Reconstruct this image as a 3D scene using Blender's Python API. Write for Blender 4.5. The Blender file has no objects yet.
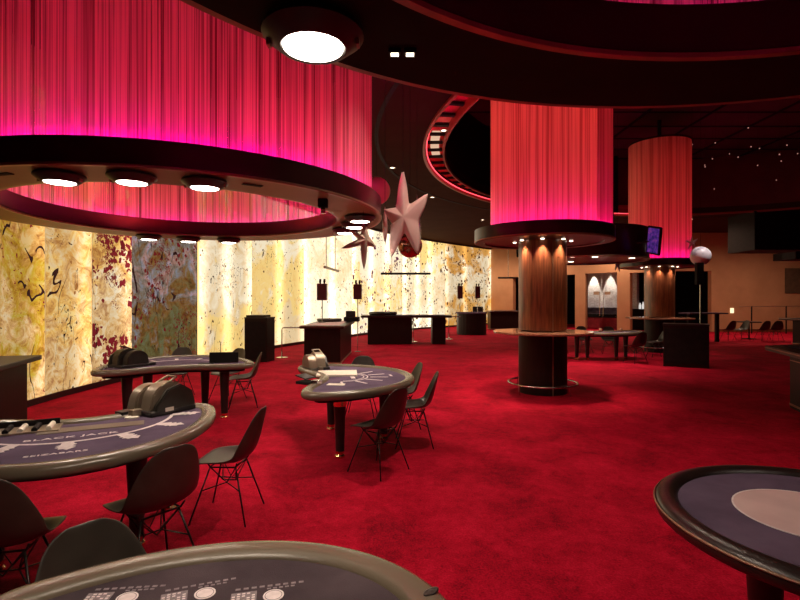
import bpy, bmesh, math, random
from mathutils import Vector, Matrix, Euler
R=math.radians; PI=math.pi
sc=bpy.context.scene; C=sc.collection
# ---------------- camera, world, exposure ----------------
cam=bpy.data.objects.new('camera',bpy.data.cameras.new('camera')); C.objects.link(cam)
cam.data.lens=22.5; cam.data.sensor_width=36; cam.data.clip_start=.05; cam.data.clip_end=200
cam.location=(0,0,1.65); cam.rotation_euler=(R(90),0,0); sc.camera=cam
w=bpy.data.worlds.new('world'); sc.world=w; w.use_nodes=True
w.node_tree.nodes['Background'].inputs[0].default_value=(.10,.03,.025,1)
w.node_tree.nodes['Background'].inputs[1].default_value=.05
sc.view_settings.view_transform='Standard'; sc.view_settings.look='None'
sc.view_settings.gamma=1; sc.view_settings.use_curve_mapping=False
sc.view_settings.exposure=0.0
RING1=(-2.732,6.367); RING2=(1.217,.25); RO=2.49; RI=1.92; RC=2.37
COL1=(2.565,9.0); COL2=(8.3,16.0); CEIL=5.15; HOLE=(9.945,11.15,9.40); UP=7.4
WARM=(1,.80,.62); RED=(1,.045,.066); MAG=(1,.0,.50)
def light(name,kind,loc,energy,color=WARM,size=.1,rot=(0,0,0),spot=None,blend=.5,sizey=None,spread=None):
    d=bpy.data.lights.new(name,kind); d.energy=energy; d.color=color
    if kind=='AREA':
        d.size=size
        if sizey: d.shape='RECTANGLE'; d.size_y=sizey
        if spread: d.spread=spread
    else: d.shadow_soft_size=size
    if kind=='SPOT': d.spot_size=R(spot or 120); d.spot_blend=blend
    o=bpy.data.objects.new(name,d); C.objects.link(o); o.location=loc; o.rotation_euler=rot; return o
# red lamps inside the large string curtains
for k in range(4):
    a=PI/4+k*PI/2
    light('curtain_red_light','SPOT',(RING1[0]+1.5*math.cos(a),RING1[1]+1.5*math.sin(a),2.80),44,RED,.12,rot=(PI,0,0),spot=176,blend=.15)
for k in range(2):
    light('curtain_red_light','SPOT',(RING2[0],RING2[1]+(k-.5)*1.6,2.96),14,RED,.12,rot=(PI,0,0),spot=176,blend=.15)
for z in (3.5,4.8,6.2): light('curtain_red_light','POINT',(COL1[0],COL1[1],z),17,(1,.085,.10),.2)
for z in (3.5,4.8,6.0): light('curtain_red_light','POINT',(COL2[0],COL2[1],z),(17,9,6)[int(z>4)+int(z>5)],RED,.2)
# recessed ceiling downlights and their positions
DOWN=[(.9,10.3,1.3),(.9,5.3,.85),(-.2,13.2,.7),(1.1,17.0,.5),(3.6,21.8,.5),(.4,20.2,.5),(-2.5,15.5,.4),(-4.2,12.2,.5),(4.5,26,1)]  # includes an unseen downlight added to brighten the large pink star

# ---------------- material helpers ----------------
def newmat(name):
    m=bpy.data.materials.new(name); m.use_nodes=True; nt=m.node_tree
    return m,nt,nt.nodes['Principled BSDF']
def N(nt,t,**kw):
    n=nt.nodes.new(t)
    for k,v in kw.items(): setattr(n,k,v)
    return n
def L(nt,a,b): nt.links.new(a,b)
def setin(n,**kw):
    for k,v in kw.items(): n.inputs[k.replace('_',' ')].default_value=v
def ramp(nt,stops,interp='LINEAR'):
    r=N(nt,'ShaderNodeValToRGB'); cr=r.color_ramp; cr.interpolation=interp
    while len(cr.elements)<len(stops): cr.elements.new(.5)
    for e,(p,c) in zip(cr.elements,stops): e.position=p; e.color=(*c,1) if len(c)==3 else c
    return r
def noisy(name,c1,c2,scale=5,rough=.5,metal=0,bump=0,detail=3,spec=.5,stretch=(1,1,1),lo=.35,hi=.65,bscale=None,coat=0):
    m,nt,b=newmat(name)
    tc=N(nt,'ShaderNodeTexCoord'); mp=N(nt,'ShaderNodeMapping'); mp.inputs['Scale'].default_value=stretch
    L(nt,tc.outputs['Object'],mp.inputs['Vector'])
    n=N(nt,'ShaderNodeTexNoise'); n.inputs['Scale'].default_value=scale; n.inputs['Detail'].default_value=detail
    L(nt,mp.outputs['Vector'],n.inputs['Vector'])
    r=ramp(nt,[(lo,c1),(hi,c2)]); L(nt,n.outputs['Fac'],r.inputs['Fac']); L(nt,r.outputs['Color'],b.inputs['Base Color'])
    b.inputs['Roughness'].default_value=rough; b.inputs['Metallic'].default_value=metal
    b.inputs['Specular IOR Level'].default_value=spec; b.inputs['Coat Weight'].default_value=coat
    if bump:
        n2=N(nt,'ShaderNodeTexNoise'); n2.inputs['Scale'].default_value=bscale or scale*3; n2.inputs['Detail'].default_value=4
        L(nt,mp.outputs['Vector'],n2.inputs['Vector'])
        bp=N(nt,'ShaderNodeBump'); bp.inputs['Strength'].default_value=bump; bp.inputs['Distance'].default_value=.02
        L(nt,n2.outputs['Fac'],bp.inputs['Height']); L(nt,bp.outputs['Normal'],b.inputs['Normal'])
    return m
def emit(name,col,s):
    m,nt,b=newmat(name); nt.nodes.remove(b); e=N(nt,'ShaderNodeEmission')
    tc=N(nt,'ShaderNodeTexCoord'); n=N(nt,'ShaderNodeTexNoise'); n.inputs['Scale'].default_value=2; L(nt,tc.outputs['Object'],n.inputs['Vector'])
    r=ramp(nt,[(0,tuple(x*.92 for x in col)),(1,col)]); L(nt,n.outputs['Fac'],r.inputs['Fac']); L(nt,r.outputs['Color'],e.inputs['Color'])
    e.inputs['Strength'].default_value=s; L(nt,e.outputs[0],nt.nodes['Material Output'].inputs[0]); return m
M={}
# carpet
m,nt,b=newmat('red_carpet')
tc=N(nt,'ShaderNodeTexCoord')
n1=N(nt,'ShaderNodeTexNoise'); setin(n1,Scale=1.6,Detail=6.0,Roughness=.65,Distortion=.6); L(nt,tc.outputs['Object'],n1.inputs['Vector'])
n2=N(nt,'ShaderNodeTexNoise'); setin(n2,Scale=14.0,Detail=5.0,Roughness=.7,Distortion=.5); L(nt,tc.outputs['Object'],n2.inputs['Vector'])
n3=N(nt,'ShaderNodeTexNoise'); setin(n3,Scale=75.0,Detail=2.0,Roughness=.7); L(nt,tc.outputs['Object'],n3.inputs['Vector'])
a1=N(nt,'ShaderNodeMath',operation='MULTIPLY_ADD'); L(nt,n1.outputs['Fac'],a1.inputs[0]); a1.inputs[1].default_value=.39; 
a2=N(nt,'ShaderNodeMath',operation='MULTIPLY_ADD'); L(nt,n2.outputs['Fac'],a2.inputs[0]); a2.inputs[1].default_value=.25
a3=N(nt,'ShaderNodeMath',operation='MULTIPLY'); L(nt,n3.outputs['Fac'],a3.inputs[0]); a3.inputs[1].default_value=.36
L(nt,a3.outputs[0],a2.inputs[2]); L(nt,a2.outputs[0],a1.inputs[2])
r=ramp(nt,[(.37,(.14,.001,.008)),(.5,(.40,.003,.020)),(.64,(.66,.010,.046))]); L(nt,a1.outputs[0],r.inputs['Fac']); L(nt,r.outputs['Color'],b.inputs['Base Color'])
b.inputs['Roughness'].default_value=.95; b.inputs['Specular IOR Level'].default_value=.08
bp=N(nt,'ShaderNodeBump'); setin(bp,Strength=.35,Distance=.01); L(nt,a2.outputs[0],bp.inputs['Height']); L(nt,bp.outputs['Normal'],b.inputs['Normal'])
M['carpet']=m
M['ceil']=noisy('brown_ceiling_paint',(.040,.014,.009),(.048,.018,.012),1.5,.9,spec=.05)
M['upceil']=noisy('dark_upper_ceiling',(.055,.012,.012),(.08,.018,.016),1.2,.7)
M['ringdark']=noisy('dark_red_lacquer',(.030,.005,.006),(.042,.007,.008),3,.32,spec=.5)
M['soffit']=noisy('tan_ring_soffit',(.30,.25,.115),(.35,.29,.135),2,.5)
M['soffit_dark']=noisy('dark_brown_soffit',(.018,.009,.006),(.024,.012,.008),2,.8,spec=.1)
M['trim']=noisy('bronze_edge_trim',(.34,.20,.13),(.42,.26,.17),6,.35,metal=.5)
M['black']=noisy('black_lacquer',(.012,.009,.009),(.02,.014,.013),6,.4)
M['blackm']=noisy('matt_black',(.010,.008,.008),(.016,.012,.012),8,.75,spec=.2)
M['plastic']=noisy('grey_brown_plastic',(.032,.027,.021),(.044,.037,.029),9,.36)
M['plasticd']=noisy('charcoal_plastic',(.022,.018,.017),(.032,.026,.024),9,.35)
M['wire']=noisy('dark_steel_wire',(.03,.028,.026),(.05,.045,.04),9,.35,metal=.8)
M['steel']=noisy('brushed_steel',(.55,.52,.5),(.7,.67,.63),20,.25,metal=1,stretch=(1,1,6))
M['brass']=noisy('warm_brass',(.75,.42,.2),(.9,.55,.3),9,.25,metal=1)
M['leather']=noisy('taupe_leather',(.145,.116,.080),(.160,.128,.090),4,.27,bump=.06,bscale=120,spec=.8)
M['leatherd']=noisy('dark_brown_leather',(.018,.010,.009),(.028,.014,.012),14,.3,bump=.1,bscale=120)
M['felt']=noisy('violet_grey_felt',(.10,.07,.115),(.15,.105,.165),4,.95,spec=.1,bump=.2,bscale=300,detail=5)
M['feltd']=noisy('dark_plum_felt',(.055,.040,.048),(.085,.062,.072),4,.95,spec=.1,bump=.2,bscale=300,detail=5)
M['print']=noisy('white_felt_print',(.72,.62,.63),(.85,.75,.76),40,.8)
M['printg']=noisy('grey_felt_print',(.20,.16,.18),(.28,.23,.25),60,.8)
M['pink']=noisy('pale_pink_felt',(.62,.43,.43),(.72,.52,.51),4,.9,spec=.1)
M['paper']=noisy('cream_paper',(.8,.74,.62),(.88,.83,.72),8,.7)
M['silver']=noisy('taupe_machine_shell',(.30,.235,.17),(.36,.285,.21),6,.32,metal=.35)
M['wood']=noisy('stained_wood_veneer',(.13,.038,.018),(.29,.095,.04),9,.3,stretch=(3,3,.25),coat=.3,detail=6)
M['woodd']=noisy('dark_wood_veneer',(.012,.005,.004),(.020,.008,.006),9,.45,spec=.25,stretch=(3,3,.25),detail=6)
M['ledge']=noisy('polished_ledge_wood',(.34,.15,.09),(.46,.23,.14),9,.18,stretch=(1,6,1),coat=.5)
M['wall']=noisy('ochre_plaster',(.50,.25,.125),(.58,.30,.155),1.2,.75,bump=.2,bscale=12,detail=5)
M['stone']=noisy('white_split_stone',(.7,.63,.55),(.95,.9,.84),9,.8,bump=.9,bscale=14,stretch=(1,1,2.2))
M['bench']=noisy('violet_bench_fabric',(.12,.09,.16),(.2,.15,.25),6,.8)
M['redband']=noisy('red_bench_front',(.35,.01,.03),(.45,.02,.04),6,.7)
M['starp']=noisy('dusty_pink_fabric',(.78,.50,.47),(.85,.57,.54),3,.5,bump=.05)
M['starb']=noisy('beige_fabric',(.65,.47,.36),(.75,.56,.44),3,.55)
M['ballb']=noisy('bronze_mirror',(.30,.12,.07),(.42,.18,.1),5,.22,metal=.85)
M['ballw']=noisy('white_mottled_vinyl',(.35,.30,.42),(.95,.9,.92),3.5,.35,lo=.33,hi=.45)
M['sign']=noisy('maroon_sign_box',(.07,.012,.014),(.09,.016,.018),5,.4)
M['lens']=emit('lamp_lens',(1,.88,.74),14)
M['lens_small']=emit('small_lamp_lens',(1,.8,.6),6)
M['led']=emit('magenta_led',MAG,60.0)
M['ledin']=emit('magenta_led_inner',MAG,12.0)
M['ledred']=emit('red_cove_led',(1,.06,.08),3.5)
M['glint']=emit('sparkle_bulb',(1,.45,.35),.5)
M['green']=emit('screen_green',(.06,.08,.05),1.0)
# purple screen
m,nt,b=newmat('purple_screen'); nt.nodes.remove(b); tc=N(nt,'ShaderNodeTexCoord'); n=N(nt,'ShaderNodeTexNoise'); setin(n,Scale=14.0,Detail=3.0)
L(nt,tc.outputs['Object'],n.inputs['Vector']); r=ramp(nt,[(.35,(.03,.015,.12)),(.55,(.12,.03,.30)),(.7,(.30,.05,.28))]); L(nt,n.outputs['Fac'],r.inputs['Fac'])
e=N(nt,'ShaderNodeEmission'); L(nt,r.outputs['Color'],e.inputs['Color']); e.inputs['Strength'].default_value=.6; L(nt,e.outputs[0],nt.nodes['Material Output'].inputs[0]); M['purple']=m
# string curtains: angular strings, some gaps
def curtain_mat(name,freq,c1,c2,gap):
    m,nt,b=newmat(name); nt.nodes.remove(b)
    tc=N(nt,'ShaderNodeTexCoord'); sp=N(nt,'ShaderNodeSeparateXYZ'); L(nt,tc.outputs['Object'],sp.inputs[0])
    at=N(nt,'ShaderNodeMath',operation='ARCTAN2'); L(nt,sp.outputs['Y'],at.inputs[0]); L(nt,sp.outputs['X'],at.inputs[1])
    def nz(f,det,zs):
        mu=N(nt,'ShaderNodeMath',operation='MULTIPLY'); L(nt,at.outputs[0],mu.inputs[0]); mu.inputs[1].default_value=f
        zz=N(nt,'ShaderNodeMath',operation='MULTIPLY'); L(nt,sp.outputs['Z'],zz.inputs[0]); zz.inputs[1].default_value=zs
        cb=N(nt,'ShaderNodeCombineXYZ'); L(nt,mu.outputs[0],cb.inputs[0]); L(nt,zz.outputs[0],cb.inputs[1])
        n=N(nt,'ShaderNodeTexNoise'); setin(n,Scale=1.0,Detail=det,Roughness=.7); L(nt,cb.outputs[0],n.inputs['Vector']); return n
    f=nz(freq,2.0,.25); g=nz(freq*.16,3.0,.12)
    mx=N(nt,'ShaderNodeMath',operation='MULTIPLY_ADD'); L(nt,g.outputs['Fac'],mx.inputs[0]); mx.inputs[1].default_value=.55; 
    m2=N(nt,'ShaderNodeMath',operation='MULTIPLY'); L(nt,f.outputs['Fac'],m2.inputs[0]); m2.inputs[1].default_value=.45; L(nt,m2.outputs[0],mx.inputs[2])
    r=ramp(nt,[(.40,c1),(.54,c2)]); L(nt,mx.outputs[0],r.inputs['Fac'])
    d=N(nt,'ShaderNodeBsdfDiffuse'); t=N(nt,'ShaderNodeBsdfTranslucent'); L(nt,r.outputs['Color'],d.inputs['Color']); L(nt,r.outputs['Color'],t.inputs['Color'])
    ms=N(nt,'ShaderNodeMixShader'); ms.inputs[0].default_value=.5; L(nt,d.outputs[0],ms.inputs[1]); L(nt,t.outputs[0],ms.inputs[2])
    tr=N(nt,'ShaderNodeBsdfTransparent'); mt=N(nt,'ShaderNodeMixShader')
    f2=nz(freq*1.3,1.0,.1)
    ra=ramp(nt,[(gap-.03,(0,0,0)),(gap+.03,(1,1,1))]); L(nt,f2.outputs['Fac'],ra.inputs['Fac'])
    mm=N(nt,'ShaderNodeMath',operation='MULTIPLY_ADD'); L(nt,ra.outputs['Color'],mm.inputs[0]); mm.inputs[1].default_value=.5; mm.inputs[2].default_value=.42
    L(nt,mm.outputs[0],mt.inputs[0]); L(nt,tr.outputs[0],mt.inputs[1]); L(nt,ms.outputs[0],mt.inputs[2])
    L(nt,mt.outputs[0],nt.nodes['Material Output'].inputs[0]); return m
M['curtain']=curtain_mat('large_string_curtain',150,(.20,.05,.06),(.95,.45,.50),.40)
M['curtain2']=curtain_mat('column_string_curtain',70,(.45,.13,.10),(.95,.60,.44),.30)
M['curtblack']=curtain_mat('black_string_curtain',420,(.006,.004,.004),(.03,.018,.016),.30)

# ---------------- mesh helpers ----------------
def link(name,bm,mat,parent=None,smooth=False,loc=None,rot=None,auto=None):
    me=bpy.data.meshes.new(name); bmesh.ops.recalc_face_normals(bm,faces=bm.faces); bm.to_mesh(me); bm.free()
    if mat: me.materials.append(mat)
    if smooth:
        for p in me.polygons: p.use_smooth=True
        if auto is not None:
            try: me.set_sharp_from_angle(angle=R(auto))
            except Exception: pass
    o=bpy.data.objects.new(name,me); C.objects.link(o)
    if parent: o.parent=parent
    if loc: o.location=loc
    if rot: o.rotation_euler=rot
    return o
def B(): return bmesh.new()
def box(bm,x0,x1,y0,y1,z0,z1,bev=0,mx=None):
    vs=[bm.verts.new((x,y,z)) for z in (z0,z1) for y in (y0,y1) for x in (x0,x1)]
    fs=[bm.faces.new([vs[i] for i in q]) for q in ((0,1,3,2),(4,5,7,6),(0,1,5,4),(2,3,7,6),(0,2,6,4),(1,3,7,5))]
    if bev:
        bmesh.ops.recalc_face_normals(bm,faces=fs)
        es=list({e for f in fs for e in f.edges}); r=bmesh.ops.bevel(bm,geom=es,offset=bev,segments=2,affect='EDGES',profile=.5)
        vs=list({v for f in r['faces'] for v in f.verts}|{v for v in vs if v.is_valid})
    if mx is not None: bmesh.ops.transform(bm,matrix=mx,verts=[v for v in vs if v.is_valid])
    return bm
def lathe(bm,prof,c=(0,0),n=48,a0=0,a1=2*PI,closed=False):
    full=abs(a1-a0-2*PI)<1e-6; k=n if full else n+1; rows=[]
    for i in range(k):
        a=a0+(a1-a0)*i/n; rows.append([bm.verts.new((c[0]+r*math.cos(a),c[1]+r*math.sin(a),z)) for r,z in prof])
    m=len(prof)
    for i in range(n):
        A=rows[i]; Bq=rows[(i+1)%k]
        for j in range(m if closed else m-1):
            q=[A[j],Bq[j],Bq[(j+1)%m],A[(j+1)%m]]
            try: bm.faces.new(q)
            except ValueError: pass
    if not closed and full:
        for j in (0,m-1):
            try: bm.faces.new([rr[j] for rr in rows])
            except ValueError: pass
    if not full and closed:
        bm.faces.new(rows[0]); bm.faces.new(rows[-1])
    return bm
def tube(bm,pts,r,n=8,closed=False):
    pts=[Vector(p) for p in pts]; rows=[]; k=len(pts)
    for i,p in enumerate(pts):
        t=(pts[(i+1)%k]-pts[i-1]) if closed else (pts[min(i+1,k-1)]-pts[max(i-1,0)])
        t.normalize(); u=t.cross(Vector((0,0,1)) if abs(t.z)<.9 else Vector((1,0,0))).normalized(); v=t.cross(u)
        rr=r[i] if isinstance(r,(list,tuple)) else r
        rows.append([bm.verts.new(p+(u*math.cos(2*PI*j/n)+v*math.sin(2*PI*j/n))*rr) for j in range(n)])
    for i in range(k if closed else k-1):
        A=rows[i];Q=rows[(i+1)%k]
        for j in range(n): bm.faces.new([A[j],A[(j+1)%n],Q[(j+1)%n],Q[j]])
    if not closed: bm.faces.new(rows[0]); bm.faces.new(rows[-1])
    return bm
def prism(bm,pts,z0,z1):
    a=[bm.verts.new((x,y,z0)) for x,y in pts]; b=[bm.verts.new((x,y,z1)) for x,y in pts]
    bm.faces.new(a); bm.faces.new(b)
    for i in range(len(a)): bm.faces.new([a[i],a[(i+1)%len(a)],b[(i+1)%len(a)],b[i]])
    return bm
def strip(bm,pts,w,z0,z1,closed=False):   # flat ribbon along a path
    pts=[Vector((p[0],p[1],0)) for p in pts]; k=len(pts); lv=[]
    for i,p in enumerate(pts):
        t=(pts[min(i+1,k-1)]-pts[max(i-1,0)]).normalized(); nn=Vector((-t.y,t.x,0))*w/2
        lv.append([bm.verts.new((q.x,q.y,z)) for q in (p-nn,p+nn) for z in (z0,z1)])
    for i in range(k-1):
        a,b=lv[i],lv[i+1]
        for q in ((0,2),(2,3),(3,1),(1,0)): bm.faces.new([a[q[0]],a[q[1]],b[q[1]],b[q[0]]])
    for a in (lv[0],lv[-1]): bm.faces.new([a[0],a[1],a[3],a[2]])
def thing(name,label,cat,loc=(0,0,0),rz=0,group=None):
    o=bpy.data.objects.new(name,None); C.objects.link(o); o.empty_display_size=.1; o.location=loc; o.rotation_euler=(0,0,rz)
    return tag(o,label,cat,group)
def tag(o,label,cat,group=None,kind=None):
    o['label']=label; o['category']=cat
    if group: o['group']=group
    if kind: o['kind']=kind
    return o
def struct(name,bm,mat,smooth=False,**k):
    o=link(name,bm,mat,None,smooth,**k); o['kind']='structure'; return o
def copy_tree(o,parent=None):
    c=o.copy(); C.objects.link(c); c.parent=parent
    for ch in list(o.children): copy_tree(ch,c)
    return c
def text_part(name,s,size,mat,parent,loc,rz=0,sx=1,sy=1):
    cu=bpy.data.curves.new(name,'FONT'); cu.body=s; cu.size=size; cu.align_x='CENTER'; cu.align_y='CENTER'; cu.extrude=.0006; cu.offset=.0012; cu.space_character=1.15
    t=bpy.data.objects.new(name+'_c',cu); C.objects.link(t); bpy.context.view_layer.update()
    me=bpy.data.meshes.new_from_object(t.evaluated_get(bpy.context.evaluated_depsgraph_get())); bpy.data.objects.remove(t)
    me.materials.clear(); me.materials.append(mat); o=bpy.data.objects.new(name,me); C.objects.link(o)
    o.parent=parent; o.location=loc; o.rotation_euler=(0,0,rz); o.scale=(sx,sy,1); return o

# ---------------- setting: floor, ceilings, walls ----------------
bm=B(); box(bm,-14,32,-6,42,-.12,0); struct('floor',bm,M['carpet'])
hx,hy,hr=HOLE
# ceiling slab with the big round opening: built as polar strips
def rectpt(a,x0=-14,x1=32,y0=-6,y1=42):
    c,s=math.cos(a),math.sin(a); ts=[]
    if c>1e-9: ts.append((x1-hx)/c)
    if c<-1e-9: ts.append((x0-hx)/c)
    if s>1e-9: ts.append((y1-hy)/s)
    if s<-1e-9: ts.append((y0-hy)/s)
    t=min(ts); return (hx+c*t,hy+s*t)
bm=B(); nA=192; ring=[]
angs=sorted(set([2*PI*i/nA for i in range(nA)]+[math.atan2(y-hy,x-hx)%(2*PI) for x in (-14,32) for y in (-6,42)]))
for a in angs:
    o=rectpt(a); ring.append([bm.verts.new(p) for p in ((hx+hr*math.cos(a),hy+hr*math.sin(a),CEIL),(o[0],o[1],CEIL),(o[0],o[1],CEIL+.25),(hx+hr*math.cos(a),hy+hr*math.sin(a),CEIL+.25))])
for i in range(len(ring)):
    a,b_=ring[i],ring[(i+1)%len(ring)]
    for j in range(4): bm.faces.new([a[j],b_[j],b_[(j+1)%4],a[(j+1)%4]])
struct('ceiling',bm,M['ceil'])
bm=B(); box(bm,-14,32,-6,42,UP,UP+.2)
struct('ceiling_upper',bm,M['upceil'])
# panel joints of the upper ceiling, built as thin battens
bm=B()
for k in range(14): box(bm,hx-9.2,hx+9.2,4+k*1.25,4.05+k*1.25,UP-.03,UP)
for k in range(9): box(bm,3.5+k*2,3.56+k*2,3,20.4,UP-.05,UP)
struct('trim_1',bm,M['blackm'])
# fascia of the opening up to the upper ceiling
bm=B(); lathe(bm,[(hr,CEIL+.25),(hr+.1,CEIL+.25),(hr+.1,UP),(hr,UP)],(hx,hy),160,closed=True)
struct('wall_void',bm,noisy('dark_red_void_wall',(.10,.012,.012),(.14,.018,.016),2,.6),True,auto=30)
# groove round the opening
bm=B(); lathe(bm,[(hr+1.02,CEIL-.012),(hr+1.10,CEIL-.012),(hr+1.10,CEIL+.0),(hr+1.02,CEIL)],(hx,hy),160,closed=True)
struct('trim_2',bm,M['blackm'],True,auto=30)
# lip on the edge of the opening
bm=B(); lathe(bm,[(hr-.03,CEIL-.05),(hr+.03,CEIL-.05),(hr+.03,CEIL+.02),(hr-.03,CEIL+.02)],(hx,hy),160,closed=True)
struct('trim_3',bm,noisy('red_painted_lip',(.30,.03,.03),(.38,.04,.035),4,.4),True,auto=30)

# art wall path (X,Y) on the left
WP=[(-4.6,3.2),(-5.35,5.5),(-5.62,6.6),(-5.77,7.86),(-5.75,9.3),(-5.55,11.2),(-5.15,13.8),(-4.4,16.8),(-2.9,20.8),(-1.0,25.0),(1.6,28.8),(6.2,34.0)]
def catmull(P,n):
    P=[Vector(p) for p in P]; out=[]
    for i in range(len(P)-1):
        a=P[max(i-1,0)];b=P[i];c=P[i+1];d=P[min(i+2,len(P)-1)]
        for k in range(n):
            t=k/n; out.append(.5*((2*b)+(-a+c)*t+(2*a-5*b+4*c-d)*t*t+(-a+3*b-3*c+d)*t**3))
    out.append(P[-1]); return out
WC=catmull(WP,12)
def wall_y_at_px(px):   # the point of the wall path seen along the given bearing
    for i in range(len(WC)-1):
        a=WC[i];b=WC[i+1]; fa=400+500*a.x/a.y; fb=400+500*b.x/b.y
        if fa<=px<=fb:
            t=(px-fa)/(fb-fa); return i+t
    return 0 if px<0 else len(WC)-1
def seg(u0,u1):
    pts=[]
    def P(u):
        i=min(int(u),len(WC)-2); return WC[i].lerp(WC[i+1],u-i)
    pts.append(P(u0)); pts+= [WC[i] for i in range(int(u0)+1,int(math.ceil(u1)))]; pts.append(P(u1)); return pts
def side(p,q,d):   # offset away from the room (to the left of travel)
    t=(q-p).normalized(); return Vector((-t.y,t.x))*d
def wall_band(bm,pts,z0,z1,d0,d1):
    rows=[]
    for i,p in enumerate(pts):
        a=pts[max(i-1,0)];b=pts[min(i+1,len(pts)-1)]; n=side(a,b,1)
        q0=p+n*d0;q1=p+n*d1; rows.append([bm.verts.new((q.x,q.y,z)) for q,z in ((q0,z0),(q1,z0),(q1,z1),(q0,z1))])
    for a,b in zip(rows,rows[1:]):
        for j in range(4): bm.faces.new([a[j],b[j],b[(j+1)%4],a[(j+1)%4]])
    bm.faces.new(rows[0]); bm.faces.new(rows[-1])
allp=WC
bm=B(); wall_band(bm,allp,0,CEIL,.12,.3); struct('wall_left',bm,M['blackm'])
bm=B(); wall_band(bm,allp,0,.10,-.03,.12); struct('baseboard_left',bm,M['black'])
bm=B(); wall_band(bm,allp,CEIL-.10,CEIL,-.02,.12); struct('trim_4',bm,M['ringdark'])

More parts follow.
